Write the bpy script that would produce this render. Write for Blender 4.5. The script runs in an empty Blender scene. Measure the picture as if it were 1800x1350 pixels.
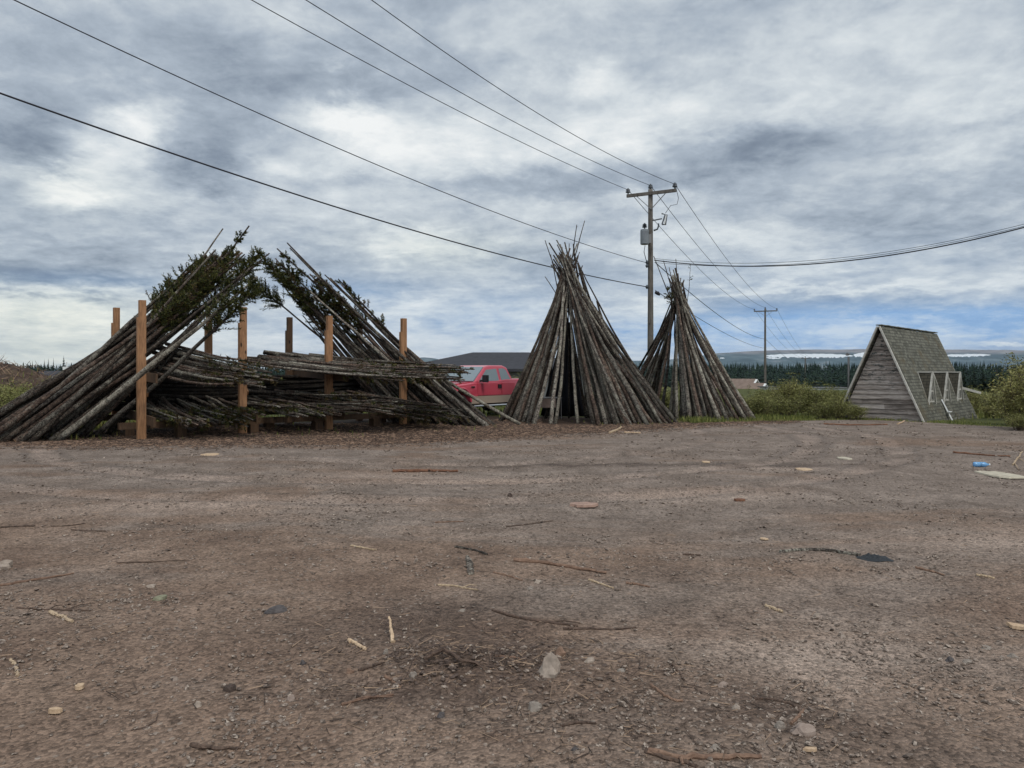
import bpy, math, random
import numpy as np
from mathutils import Vector, noise as mnoise
random.seed(7); RNG = np.random.default_rng(7)
SC = bpy.context.scene
COL = SC.collection
F = 1300.0; HY = 655.0; EYE = 1.6
R = math.radians
# ---------------------------------------------------------------- helpers
def P(px, py, d):
    """world point seen at photo pixel (px,py) at depth d"""
    return np.array([(px-900)/F*d, d, EYE+(HY-py)/F*d])
def sstep(a, b, x):
    t = np.clip((np.asarray(x, float)-a)/(b-a), 0, 1); return t*t*(3-2*t)
def gz_raw(x, y):
    x = np.asarray(x, float); y = np.asarray(y, float)
    dk = np.array([-99, 0, 25, 32, 97, 150, 200, 260, 400, 1000, 3000, 9000.])
    zr = np.interp(y, dk, [0, 0, 0, -.35, -.5, -1.4, -2.6, -5.4, -9, -18, -35, -60])
    zl = np.interp(y, dk, [0, 0, 0, -.02, -.2, -.5, -.9, -1.6, -3, -8, -25, -50])
    t = sstep(-.1, .2, x/np.maximum(y, 5))
    z = zl*(1-t)+zr*t
    near = 1-sstep(30, 80, np.hypot(x, y))
    und = .018*np.sin(x*.9+.4*y)+.016*np.sin(y*1.3-.5*x+1)+.02*np.sin(.23*x+.31*y)
    rt=np.hypot(x+1.817,y-19.843); rut=0
    for R0 in (9.166,10.816,6.77):
        q=rt-R0; rut=rut-.03*np.exp(-(q/.17)**2)+.016*np.exp(-((np.abs(q)-.36)/.15)**2)
    und=und+rut*(1-sstep(15.5,17.5,y-np.clip(x,0,8)*.25))
    heap = .07*np.exp(-(((x+.32)/.34)**2+((y-3.95)/.22)**2)) - .03*np.exp(-(((x+.15)/.3)**2+((y-3.65)/.16)**2))
    return z+und*near+heap
def gz_fine(x, y):
    r=math.hypot(x,y)
    if r>30 or r<.01: return 0.0
    q=Vector((x*3.1,y*3.1,1.7)); k=float(1-sstep(16,30,r)); hp=math.exp(-(((x+.25)/.5)**2+((y-3.9)/.35)**2))
    return (mnoise.noise(q)*.010+mnoise.noise(q*2.3)*.006)*k*(1+1.6*hp)
def gz(x, y): return float(gz_raw(x, y))+gz_fine(float(x),float(y))
def G(px, py):
    """ground point seen at photo pixel"""
    d = EYE*F/(py-HY); 
    for _ in range(12):
        x = (px-900)/F*d; d = (EYE-gz(x, d))*F/(py-HY)
    x = (px-900)/F*d
    return np.array([x, d, gz(x, d)])
class MB:
    def __init__(s): s.v=[]; s.f=[]; s.m=[]; s.n=0
    def add(s, v, f, m=0):
        v=np.asarray(v,float).reshape(-1,3); s.v.append(v)
        n=s.n
        s.f.extend([tuple(int(i)+n for i in q) for q in f]); 
        s.m.extend([m]*len(f) if np.isscalar(m) else list(m)); s.n+=len(v); return s
    def box(s, c, size, ax=None, m=0):
        """box centred c, size, axes rows ax"""
        A=np.eye(3) if ax is None else np.asarray(ax,float)
        h=np.asarray(size,float)/2
        v=[np.asarray(c)+ (sx*h[0])*A[0]+(sy*h[1])*A[1]+(sz*h[2])*A[2] for sx in(-1,1) for sy in(-1,1) for sz in(-1,1)]
        return s.add(v,[(0,1,3,2),(4,6,7,5),(0,4,5,1),(2,3,7,6),(0,2,6,4),(1,5,7,3)],m)
    def beam(s, a, b, w, h, up=(0,0,1), m=0):
        a=np.asarray(a,float); b=np.asarray(b,float); d=b-a; L=np.linalg.norm(d); d/=L
        sd=np.cross(d,up); 
        if np.linalg.norm(sd)<1e-4: sd=np.array([1.,0,0])
        sd/=np.linalg.norm(sd); u=np.cross(sd,d)
        return s.box((a+b)/2,(L,w,h),[d,sd,u],m)
    def tube(s, pts, rad, n=8, m=0, cap=None, jit=0):
        pts=np.asarray(pts,float); k=len(pts); rad=np.broadcast_to(np.asarray(rad,float),(k,))
        t=np.gradient(pts,axis=0); t/=np.linalg.norm(t,axis=1)[:,None]+1e-12
        ref=np.array([0,0,1.]) if abs(t[k//2][2])<.9 else np.array([1.,0,0])
        a=np.cross(t,ref); a/=np.linalg.norm(a,axis=1)[:,None]; b=np.cross(t,a)
        th=np.arange(n)*2*np.pi/n
        rr=rad[:,None]*(1+(RNG.normal(0,jit,(k,n)) if jit else 0))
        v=pts[:,None,:]+rr[:,:,None]*(np.cos(th)[None,:,None]*a[:,None,:]+np.sin(th)[None,:,None]*b[:,None,:])
        f=[(i*n+j,i*n+(j+1)%n,(i+1)*n+(j+1)%n,(i+1)*n+j) for i in range(k-1) for j in range(n)]
        s.add(v.reshape(-1,3),f,m)
        c=m if cap is None else cap
        base=s.n-k*n
        s.f.append(tuple(base+j for j in range(n))[::-1]); s.m.append(c)
        s.f.append(tuple(base+(k-1)*n+j for j in range(n))); s.m.append(c)
        return s
    def mesh(s, name, mats, smooth=False):
        me=bpy.data.meshes.new(name)
        V=np.concatenate(s.v) if s.v else np.zeros((0,3))
        me.from_pydata(V.tolist(),[],s.f)
        for m in (mats if isinstance(mats,(list,tuple)) else [mats]): me.materials.append(m)
        me.polygons.foreach_set('material_index',np.array(s.m,dtype=np.int32))
        if smooth: me.polygons.foreach_set('use_smooth',np.ones(len(s.f),dtype=bool))
        me.update(); return me
    def build(s, name, mats, parent=None, loc=None, smooth=False, rotz=0):
        """vertices are in the local space of the object / of the parent"""
        o=bpy.data.objects.new(name,s.mesh(name,mats,smooth)); COL.objects.link(o)
        if parent is not None: o.parent=parent
        if loc is not None: o.location=[float(q) for q in loc]
        if rotz: o.rotation_euler=(0,0,rotz)
        return o
def fastmesh(name, V, faces_n, mats, mi=None, smooth=False):
    """V (k*n,3): k faces of n own vertices each"""
    me=bpy.data.meshes.new(name); k=len(V)//faces_n
    me.vertices.add(len(V)); me.vertices.foreach_set('co',np.ascontiguousarray(V,dtype=np.float32).ravel())
    me.loops.add(len(V)); me.loops.foreach_set('vertex_index',np.arange(len(V),dtype=np.int32))
    me.polygons.add(k); me.polygons.foreach_set('loop_start',np.arange(0,len(V),faces_n,dtype=np.int32))
    for m in mats: me.materials.append(m)
    if mi is not None: me.polygons.foreach_set('material_index',np.asarray(mi,dtype=np.int32))
    if smooth: me.polygons.foreach_set('use_smooth',np.ones(k,dtype=bool))
    me.update(calc_edges=True); me.validate(); return me
def link(name, me, parent=None, loc=(0,0,0), rotz=0, scale=1):
    o=bpy.data.objects.new(name,me); COL.objects.link(o); o.parent=parent
    o.location=[float(q) for q in loc]; o.rotation_euler=(0,0,rotz)
    o.scale=(scale,)*3 if np.isscalar(scale) else scale
    return o
def tag(o, label=None, cat=None, group=None, kind=None):
    if label: o['label']=label
    if cat: o['category']=cat
    if group: o['group']=group
    if kind: o['kind']=kind
    return o
def empty(name, loc, rotz=0):
    o=bpy.data.objects.new(name,None); COL.objects.link(o); o.location=[float(q) for q in loc]; o.rotation_euler=(0,0,rotz)
    o.empty_display_size=.2; return o
ORD=['first','second','third','fourth','fifth','sixth','seventh','eighth','ninth','tenth','eleventh','twelfth','thirteenth','fourteenth','fifteenth','sixteenth','seventeenth','eighteenth','nineteenth','twentieth']
def ordw(i):
    if i<20: return ORD[i]
    tens=['twenty','thirty','forty','fifty','sixty','seventy','eighty','ninety']; t,u=divmod(i+1,10)
    return (['twentieth','thirtieth','fortieth','fiftieth','sixtieth','seventieth','eightieth','ninetieth'][t-2] if u==0 else tens[t-2]+'-'+ORD[u-1])
# ---------------------------------------------------------------- materials
def srgb(r,g,b,k=1.0):
    f=lambda c:(c/255/12.92 if c/255<=.04045 else ((c/255+.055)/1.055)**2.4)*k
    return (f(r),f(g),f(b),1)
class NT:
    def __init__(s, m): s.t=m.node_tree; s.n=s.t.nodes; s.l=s.t.links
    def N(s, typ, ins=None, **kw):
        n=s.n.new(typ)
        for k,v in kw.items(): setattr(n,k,v)
        for k,v in (ins or {}).items():
            if isinstance(v,bpy.types.NodeSocket): s.l.new(v,n.inputs[k])
            else: n.inputs[k].default_value=v
        return n
    def math(s, op, a, b=0.0, c=0.0, clamp=False):
        return s.N('ShaderNodeMath',{0:a,1:b,2:c},operation=op,use_clamp=clamp).outputs[0]
    def vmath(s, op, a, b=(0,0,0), c=(0,0,0)):
        n=s.N('ShaderNodeVectorMath',{0:a,1:b,2:c},operation=op); return n.outputs['Value'] if op in('DOT_PRODUCT','LENGTH') else n.outputs[0]
    def noise(s, vec, scale, detail=4, rough=.55, dist=0, out='Fac'):
        return s.N('ShaderNodeTexNoise',{'Vector':vec,'Scale':scale,'Detail':detail,'Roughness':rough,'Distortion':dist}).outputs[0 if out=='Fac' else 1]
    def ramp(s, fac, stops, interp='LINEAR'):
        n=s.N('ShaderNodeValToRGB',{0:fac}); cr=n.color_ramp; cr.interpolation=interp
        while len(cr.elements)<len(stops): cr.elements.new(.5)
        for e,(p,c) in zip(cr.elements,stops):
            e.position=p; e.color=c if len(c)==4 else (*c,1)
        return n.outputs[0]
    def mix(s, fac, a, b, blend='MIX'):
        n=s.N('ShaderNodeMix',data_type='RGBA',blend_type=blend)
        for i,v in ((0,fac),(6,a),(7,b)):
            if isinstance(v,bpy.types.NodeSocket): s.l.new(v,n.inputs[i])
            else: n.inputs[i].default_value=v
        return n.outputs[2]
    def band(s, x, a, b):
        return s.N('ShaderNodeMapRange',{0:x,1:a,2:b},interpolation_type='SMOOTHSTEP').outputs[0]
    def obj(s): return s.N('ShaderNodeTexCoord').outputs['Object']
    def gen(s): return s.N('ShaderNodeTexCoord').outputs['Generated']
    def pos(s): return s.N('ShaderNodeNewGeometry').outputs['Position']
    def rnd(s): return s.N('ShaderNodeObjectInfo').outputs['Random']
    def bump(s, h, strength=.5, dist=.01):
        return s.N('ShaderNodeBump',{'Strength':strength,'Distance':dist,'Height':h}).outputs[0]
def mat(name, fn=None, col=(.5,.5,.5,1), rough=.8, metal=0.0, spec=.3):
    m=bpy.data.materials.new(name); m.use_nodes=True; t=NT(m)
    b=t.n['Principled BSDF']; b.inputs['Base Color'].default_value=col if len(col)==4 else (*col,1)
    b.inputs['Roughness'].default_value=rough; b.inputs['Metallic'].default_value=metal; b.inputs['Specular IOR Level'].default_value=spec
    if fn:
        r=fn(t) or {}
        for k,v in r.items():
            s=b.inputs[k]
            if isinstance(v,bpy.types.NodeSocket): t.l.new(v,s)
            else: s.default_value=v
    return m
M={}
HAZE=3.8e-5
def bark(name, dark, mid, pale, lich):
    def fn(t):
        off=t.vmath('SCALE',(31.7,17.3,9.1)); 
        rn=t.rnd(); sc=t.N('ShaderNodeVectorMath',{0:(37.,19.,53.),'Scale':rn},operation='SCALE').outputs[0]
        v=t.vmath('ADD',t.obj(),sc)
        a=t.noise(v,15,8,.8); b=t.noise(v,38,4,.65); c=t.noise(v,3.2,3,.5)
        col=t.ramp(a,[(.39,dark),(.5,mid),(.61,pale)])
        lm=t.band(t.math('ADD',b,t.math('MULTIPLY',c,.6)),.80+.06*(1-lich),.95)
        col=t.mix(t.math('MULTIPLY',lm,lich),col,srgb(150,146,132))
        knot=t.N('ShaderNodeTexVoronoi',{'Vector':v,'Scale':7.5}).outputs['Distance']
        col=t.mix(t.band(knot,.16,.05),col,srgb(24,19,16))
        val=t.math('ADD',.48,t.math('MULTIPLY',rn,.78))
        col=t.mix(1.0,col,t.N('ShaderNodeCombineColor',{0:val,1:val,2:val}).outputs[0],'MULTIPLY')
        return {'Base Color':col,'Normal':t.bump(t.math('ADD',a,b),.9,.02),'Roughness':.92,'Specular IOR Level':.15}
    return mat(name,fn)
M['bark_grey']=bark('bark_grey',srgb(36,32,29),srgb(84,76,69),srgb(142,132,120),.85)
M['bark_red']=bark('bark_red',srgb(34,27,23),srgb(72,58,50),srgb(118,99,86),.4)
M['bark_dark']=bark('bark_dark',srgb(24,20,18),srgb(54,46,40),srgb(92,80,70),.5)
M['bark_pale']=bark('bark_pale',srgb(42,38,34),srgb(94,87,77),srgb(142,134,121),.8)
def woodf(c1,c2,sc=(2,2,30),rough=.8):
    def fn(t):
        k_=t.N('ShaderNodeTexVoronoi',{'Vector':t.vmath('MULTIPLY',t.obj(),(5,5,2.1)),'Scale':1.0}).outputs['Distance']
        v=t.vmath('MULTIPLY',t.obj(),sc); a=t.noise(v,1.6,6,.65,.4); b=t.noise(t.obj(),2.3,3)
        f=t.math('ADD',t.math('MULTIPLY',a,.75),t.math('MULTIPLY',b,.3))
        cl=t.mix(t.band(k_,.16,.07),t.ramp(f,[(.36,c1),(.62,c2)]),tuple(q*.35 for q in c1[:3])+(1,)); cr=t.band(t.noise(t.vmath('MULTIPLY',t.obj(),tuple(q*1.7 for q in sc)),1.1,3,.5),.66,.72); cl=t.mix(t.math('MULTIPLY',cr,.6),cl,tuple(q*.4 for q in c1[:3])+(1,))
        return {'Base Color':cl,'Normal':t.bump(a,.3,.004),'Roughness':rough}
    return fn
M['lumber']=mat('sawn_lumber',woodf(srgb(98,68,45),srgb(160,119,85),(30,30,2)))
M['lumber_dark']=mat('dark_lumber',woodf(srgb(52,38,27),srgb(88,66,47),(30,30,2)))  # darker tone of the sawn lumber
M['cut']=mat('cut_wood_end',woodf(srgb(120,88,60),srgb(178,140,104),(14,14,14)))
M['old_wood']=mat('grey_weathered_wood',woodf(srgb(88,82,74),srgb(140,132,120),(12,12,2)))
M['bark_shade']=bark('bark_shade',srgb(14,12,11),srgb(32,27,24),srgb(54,47,41),.15)  # bark colour darkened to put shade behind the rack tiers
def leaff(c1,c2,c3,sc=3.0,trans=.25):
    def fn(t):
        a=t.noise(t.obj(),sc,3,.6); b=t.N('ShaderNodeNewGeometry').outputs['Random Per Island']
        f=t.math('ADD',t.math('MULTIPLY',a,.6),t.math('MULTIPLY',b,.45))
        return {'Base Color':t.ramp(f,[(.25,c1),(.52,c2),(.8,c3)]),'Roughness':.7,'Specular IOR Level':.2}
    return mat_trans(fn)
def mat_trans(fn): return fn
M['needles']=mat('spruce_needles',leaff(srgb(26,32,14),srgb(52,58,26),srgb(104,100,50)))
M['needles_brown']=mat('dry_spruce_needles',leaff(srgb(46,32,20),srgb(72,58,32),srgb(92,84,46)))
M['conifer']=mat('conifer_needles',leaff(srgb(14,24,18),srgb(28,42,28),srgb(46,62,38),.4))
M['forest']=mat('distant_conifers',leaff(srgb(17,28,26),srgb(30,46,39),srgb(50,68,50),.05))
M['willow']=mat('willow_leaves',leaff(srgb(74,76,40),srgb(112,114,62),srgb(156,150,98),1.2))
M['willow_olive']=mat('olive_willow_leaves',leaff(srgb(74,74,40),srgb(120,118,66),srgb(166,158,104),1.2))
M['grass']=mat('grass_blades',leaff(srgb(58,64,30),srgb(96,104,50),srgb(146,142,84),.5))
M['weeds']=mat('dry_weeds',leaff(srgb(66,70,32),srgb(98,104,48),srgb(132,116,70),.7))
M['stem']=mat('shrub_stems',col=srgb(78,66,54))
# ---------------------------------------------------------------- camera
cam=bpy.data.cameras.new('camera'); co=bpy.data.objects.new('camera',cam); COL.objects.link(co)
cam.sensor_width=36; cam.lens=36*F/1800; cam.shift_y=-(675-HY)/1800; cam.clip_end=40000; cam.clip_start=.05
co.location=(0,0,EYE); co.rotation_euler=(R(90),0,0); SC.camera=co
SC.view_settings.view_transform='Standard'; SC.view_settings.look='None'; SC.view_settings.exposure=0; SC.view_settings.gamma=1
SC.cycles.use_denoising=True; SC.cycles.max_bounces=6; SC.cycles.transparent_max_bounces=12; SC.cycles.volume_bounces=1
# ---------------------------------------------------------------- sky
SUN_EL=52; SUN_AZ=150   # azimuth clockwise from +Y
w=bpy.data.worlds.new('World'); SC.world=w; w.use_nodes=True
t=NT(w); t.n.clear()
dirv=t.N('ShaderNodeTexCoord').outputs['Generated']
xyz=t.N('ShaderNodeSeparateXYZ',{0:dirv}); dx,dy,dz=xyz.outputs
az=t.math('ARCTAN2',dx,dy); el=t.math('ARCSINE',dz)
den=t.math('ADD',t.math('MAXIMUM',dz,0.0),.13)
pl=t.N('ShaderNodeCombineXYZ',{0:t.math('DIVIDE',dx,den),1:t.math('DIVIDE',dy,den),2:0.0}).outputs[0]
n1=t.noise(pl,.62,10,.60,.5); den2=t.math('ADD',t.math('MAXIMUM',dz,0.0),.21); pl2=t.N('ShaderNodeCombineXYZ',{0:t.math('DIVIDE',dx,den2),1:t.math('DIVIDE',dy,den2),2:0.0}).outputs[0]
n2=t.noise(t.vmath('ADD',pl2,(7.3,2.1,3)),2.6,12,.60,.30); n5=t.noise(t.vmath('ADD',pl2,(3.3,5.1,1)),9,11,.68,.2)
bil=t.math('ABSOLUTE',t.math('SUBTRACT',t.noise(t.vmath('ADD',pl2,(9.3,1.1,6)),4.2,6,.55,.6),.5)); bil=t.math('SUBTRACT',t.math('MULTIPLY',bil,2.0),.22)
n3=t.noise(t.vmath('ADD',pl,(1.3,12.1,8)),.9,4,.55,.3,out='Color')
n4=t.noise(t.vmath('MULTIPLY',pl,(.28,1.1,1)),1.5,6,.6,.5)
# warped angular coordinates give the broad cloud masses ragged edges
wn=t.vmath('MULTIPLY',t.vmath('SUBTRACT',n3,(.5,.5,.5)),(.15,.09,0))
wn2=t.vmath('MULTIPLY',t.vmath('SUBTRACT',t.noise(pl2,6.5,7,.62,.3,out='Color'),(.5,.5,.5)),(.10,.075,0))
uv=t.vmath('ADD',t.vmath('ADD',t.N('ShaderNodeCombineXYZ',{0:az,1:el,2:0.0}).outputs[0],wn),wn2)
uvs=t.vmath('ADD',t.N('ShaderNodeCombineXYZ',{0:az,1:el,2:0.0}).outputs[0],t.vmath('MULTIPLY',wn,(.4,.22,0)))
def masses(lst, src):
    acc=None
    for (px,py,sx,sy,amp) in lst:
        a0=math.atan2(px-900,F); e0=math.atan2(HY-py,math.hypot(px-900,F))
        ca=math.cos(a0); ia=F/(sx*ca*ca); ie=F/(sy*ca)
        q=t.vmath('MULTIPLY_ADD',src,(ia,ie,0),(-a0*ia,-e0*ie,0))
        g=t.math('POWER',.3679,t.vmath('DOT_PRODUCT',q,q))
        acc=t.math('MULTIPLY',g,amp) if acc is None else t.math('MULTIPLY_ADD',g,amp,acc)
    return acc
CL=[(130,-10,120,50,.15),(480,10,120,50,.18),(430,120,190,85,-.26),(100,150,140,80,-.10),(50,250,120,60,-.36),(390,285,80,60,-.34),
 (650,140,120,60,-.14),(255,225,55,38,.42),(95,330,90,32,.52),(205,285,80,42,.42),(330,355,110,30,.22),(600,195,70,32,.44),(500,300,80,26,.30),
 (760,255,170,60,.42),(700,190,90,40,.2),(590,100,35,16,.22),(640,320,130,26,-.12),(170,395,200,22,-.08),(110,440,160,26,-.20),(200,490,260,26,-.34),(560,450,150,40,-.12),
 (90,545,190,34,.40),(140,610,300,30,.30),(330,420,120,16,.12),(760,430,150,24,.34),(700,545,55,24,.30),(600,520,90,26,-.08),(860,500,110,24,-.05),
 (1000,140,45,22,.32),(1110,190,120,45,.34),(1060,240,100,40,.22),(1280,265,190,32,-.36),(1180,215,100,30,-.10),(960,325,130,34,-.28),(1180,310,160,24,-.10),
 (1100,350,160,28,.14),(1320,80,180,60,.10),(1480,150,160,90,.16),(1180,60,160,60,-.10),(1720,50,130,70,.10),(1700,190,120,40,.2),(1680,290,260,60,-.06),(1560,340,220,30,-.10),
 (1200,420,160,24,.14),(1500,395,150,18,-.18),(1700,375,180,14,.12),(1560,470,300,30,-.02),(1380,520,330,13,.26),(1600,560,420,26,-.20),(1500,600,360,20,.05),(1790,606,60,8,.4),(900,620,500,26,.12),(650,590,300,30,.10)]
v=t.math('MULTIPLY',masses(CL,uv),1.15)
fb=t.math('ADD',t.math('MULTIPLY',t.math('SUBTRACT',n1,.5),.30),t.math('ADD',t.math('MULTIPLY',t.math('ADD',t.math('SUBTRACT',n2,.5),t.math('MULTIPLY',t.math('SUBTRACT',n5,.5),.62)),1.05),t.math('MULTIPLY',t.math('ADD',t.math('SUBTRACT',n4,.5),t.math('MULTIPLY',bil,1.6)),.16)))
v=t.math('ADD',t.math('ADD',v,fb),.67)
cl=t.ramp(t.N('ShaderNodeMapRange',{0:v,1:-.10,2:1.20}).outputs[0],[(0.0,srgb(102,113,129)),(.25,srgb(133,145,160)),(.5,srgb(174,185,197)),(.75,srgb(217,224,228)),(1.0,srgb(248,250,249))])
blue=masses([(1620,568,480,34,1.25),(1480,608,420,26,.8),(1200,590,220,40,.6),(880,560,160,50,.5),(640,590,260,44,.48),(620,520,110,30,.4),(200,497,280,22,.26),(1420,500,500,60,.22),(700,480,200,40,.08)],uvs)
blue=t.math('MULTIPLY',blue,t.math('SUBTRACT',1.25,t.math('MULTIPLY',v,.75)),clamp=True)
cl=t.mix(blue,cl,t.ramp(t.math('ADD',v,t.math('MULTIPLY',n4,.3)),[(.2,srgb(108,150,204)),(.6,srgb(140,178,222)),(1,srgb(200,218,238))]))
cream=masses([(90,560,260,60,.8),(100,630,320,30,.9),(780,440,160,40,.4),(100,330,160,60,.22)],uvs)
cl=t.mix(t.math('MULTIPLY',cream,1,clamp=True),cl,t.mix(1.0,cl,(1.03,1.02,.90,1),'MULTIPLY'))
# overcast is a little brighter overhead and behind the viewer
up=t.band(dz,.45,.95); bk=t.band(dy,.25,-.6)
gain=t.math('ADD',1.0,t.math('ADD',t.math('MULTIPLY',up,.7),t.math('MULTIPLY',bk,.75)))
cl=t.N('ShaderNodeVectorMath',{0:cl,'Scale':t.math('MULTIPLY',gain,10.0)},operation='SCALE').outputs[0]
sky=t.N('ShaderNodeTexSky',sky_type='NISHITA'); sky.sun_disc=False; sky.sun_elevation=R(SUN_EL); sky.sun_rotation=R(SUN_AZ); sky.dust_density=1.5
fin=t.mix(.95,sky.outputs[0],cl)
bg=t.N('ShaderNodeBackground',{'Color':fin,'Strength':.1})
t.l.new(bg.outputs[0],t.N('ShaderNodeOutputWorld').inputs[0])
sl=bpy.data.lights.new('sun','SUN'); sl.energy=1.5; sl.angle=R(14); sl.color=(1,.95,.88)
so=bpy.data.objects.new('sun',sl); COL.objects.link(so); so.location=(0,-10,60)
sd=Vector((math.sin(R(SUN_AZ))*math.cos(R(SUN_EL)),math.cos(R(SUN_AZ))*math.cos(R(SUN_EL)),math.sin(R(SUN_EL))))
so.rotation_euler=sd.to_track_quat('Z','Y').to_euler()
# ---------------------------------------------------------------- ground
LX=[-60,-20,-11,-7,-3.7,0,2.2,4.5,6,7.5,9.5,11.3,12.2,13.2,16.5,20,60]
LY=[13,15.4,15.9,16.2,16.6,18.3,19.6,21,21.9,23.0,24.5,24.7,24.3,23.5,20.4,18.5,16]
def edge(x): return np.interp(x,LX,LY)
ys=np.concatenate([np.arange(-40,-3,2.),np.arange(-3,14,.11),np.arange(14,34,.22),np.geomspace(34,9000,70)])
xs=np.concatenate([-np.geomspace(34,9500,34)[::-1],np.arange(-32,-7,.4),np.arange(-7,7,.12),np.arange(7,32.1,.4),np.geomspace(34,9500,34)])
X,Y=np.meshgrid(xs,ys); Z=gz_raw(X,Y)
rr=np.hypot(X,Y); near=(1-sstep(16,30,rr))
pts=np.stack([X,Y],-1)
nz=np.zeros_like(X)
it=np.argwhere(near>0)
for i,j in it:
    q=Vector((X[i,j]*3.1,Y[i,j]*3.1,1.7)); nz[i,j]=mnoise.noise(q)*.010+mnoise.noise(q*2.3)*.006
hp=np.exp(-(((X+.25)/.5)**2+((Y-3.9)/.35)**2))
Z=Z+nz*near*(1+1.6*hp)
ny,nx=X.shape
V=np.stack([X,Y,Z],-1).reshape(-1,3)
a=np.arange((ny-1)*nx).reshape(ny-1,nx)[:,:-1].ravel()
Fq=np.stack([a,a+1,a+nx+1,a+nx],-1)
me=bpy.data.meshes.new('ground'); me.from_pydata(V.tolist(),[],Fq.tolist())
me.polygons.foreach_set('use_smooth',np.ones(len(Fq),dtype=bool))
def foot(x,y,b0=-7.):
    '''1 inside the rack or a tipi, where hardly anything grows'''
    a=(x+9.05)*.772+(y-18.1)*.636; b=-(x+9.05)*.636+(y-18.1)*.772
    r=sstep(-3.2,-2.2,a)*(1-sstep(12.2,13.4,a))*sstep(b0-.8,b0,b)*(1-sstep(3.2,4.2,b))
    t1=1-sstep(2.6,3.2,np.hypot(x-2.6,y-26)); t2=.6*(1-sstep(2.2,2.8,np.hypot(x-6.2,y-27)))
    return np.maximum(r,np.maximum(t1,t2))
at=me.attributes.new('turf','FLOAT','POINT'); shade_at=me.attributes.new('soil','FLOAT','POINT')  # soil: mask for shade painted on the ground under rack and tipis
TS=(Y-edge(X)); FT=foot(X,Y); shade_at.data.foreach_set('value',(foot(X,Y,-1.2)*sstep(.6,2.0,TS)).ravel().astype(np.float32)); TS=TS*(1-FT)+np.minimum(TS,1.0)*FT; at.data.foreach_set('value',TS.ravel().astype(np.float32))
TC=(-1.817,19.843); TR=9.166
def groundf(t):
    p=t.pos(); pf=t.vmath('MULTIPLY',p,(1,1,0))
    big=t.noise(pf,.22,4,.55,.6); med=t.noise(pf,1.3,5,.6,.3); fine=t.noise(pf,26,4,.7); grit=t.noise(pf,95,3,.75)
    streak=t.noise(t.vmath('MULTIPLY',pf,(.18,1.0,1)),.9,5,.6,.8)
    dirt=t.ramp(med,[(.28,srgb(104,85,72)),(.52,srgb(123,103,88)),(.76,srgb(141,120,104))])
    grav=t.ramp(med,[(.30,srgb(105,92,82)),(.55,srgb(127,113,102)),(.75,srgb(148,133,121))])
    x,y,z=t.N('ShaderNodeSeparateXYZ',{0:p}).outputs
    gm=t.math('ADD',t.math('MULTIPLY',big,.9),t.math('MULTIPLY',streak,.75))
    gm=t.math('ADD',gm,t.math('ADD',t.math('MULTIPLY',t.band(y,4.5,11),.12),t.math('MULTIPLY',t.band(x,-1.5,3.5),.10)))
    col=t.mix(t.band(gm,.80,1.02),dirt,grav)
    # pinkish dry-mud patches and the wheel track sweeping past the tipis
    def spot(x0,y0,sx,sy):
        q=t.vmath('MULTIPLY_ADD',t.vmath('ADD',pf,t.vmath('MULTIPLY',t.vmath('SUBTRACT',t.noise(pf,.8,4,.6,out='Color'),(.5,.5,.5)),(1.6,1.6,0))),(1/sx,1/sy,0),(-x0/sx,-y0/sy,0))
        return t.math('POWER',.3679,t.vmath('DOT_PRODUCT',q,q))
    pk=None
    for s in [(2.4,9.7,1.3,.55),(4.4,6.9,1.2,.45),(5.6,6.4,1.0,.35),(-1.2,11.2,2.2,.5),(4.2,12.3,1.6,.4),(1.8,4.2,.7,.4),(-3.6,8.6,2.0,.5)]:
        g=spot(*s); pk=g if pk is None else t.math('MAXIMUM',pk,g)
    col=t.mix(t.math('MULTIPLY',pk,.75),col,srgb(156,138,124))
    dk=None
    for s in [(-.25,3.92,.62,.30),(-.6,4.6,.9,.4),(4.1,12.8,2.4,.28),(1.4,12.9,2.6,.25),(1.2,3.55,.6,.3)]:
        g=spot(*s); dk=g if dk is None else t.math('MAXIMUM',dk,g)
    col=t.mix(t.math('MULTIPLY',dk,.7),col,srgb(70,58,51))
    # wheel tracks swinging round in front of the tipis
    for (r_,w_,am) in ((TR,.20,.45),(TR+1.65,.20,.38),(TR-2.4,.18,.28)):
        dd=t.vmath('LENGTH',t.vmath('ADD',t.vmath('SUBTRACT',pf,(TC[0],TC[1],0)),t.vmath('MULTIPLY',t.vmath('SUBTRACT',t.noise(pf,.6,3,.5,out='Color'),(.5,.5,.5)),(.7,.7,0))))
        e=t.math('ABSOLUTE',t.math('SUBTRACT',dd,r_)); tk=t.band(e,w_*1.5,w_*.5); rim=t.math('MULTIPLY',t.band(e,w_*2.6,w_*1.7),t.band(e,w_*1.1,w_*1.6))
        k_=t.math('MULTIPLY',t.band(med,.35,.6),am)
        col=t.mix(t.math('MULTIPLY',tk,k_),col,srgb(150,131,118)); col=t.mix(t.math('MULTIPLY',rim,k_),col,srgb(86,77,72))
    # grain of individual chips
    vo=t.N('ShaderNodeTexVoronoi',{'Vector':pf,'Scale':58.0}); vo2=t.N('ShaderNodeTexVoronoi',{'Vector':pf,'Scale':23.0})
    c1=t.N('ShaderNodeSeparateColor',{0:vo.outputs['Color']}).outputs[0]; c2=t.N('ShaderNodeSeparateColor',{0:vo2.outputs['Color']}).outputs[1]
    mf=t.noise(t.vmath('MULTIPLY',pf,(1,.8,1)),7.5,6,.78); mf=t.math('MULTIPLY',t.math('SUBTRACT',mf,.5),1.35)
    g=t.math('MAXIMUM',.12,t.math('ADD',t.math('ADD',-.20,mf),t.math('ADD',t.math('MULTIPLY',fine,.85),t.math('ADD',t.math('MULTIPLY',c1,.75),t.math('MULTIPLY',grit,.62)))))
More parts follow.
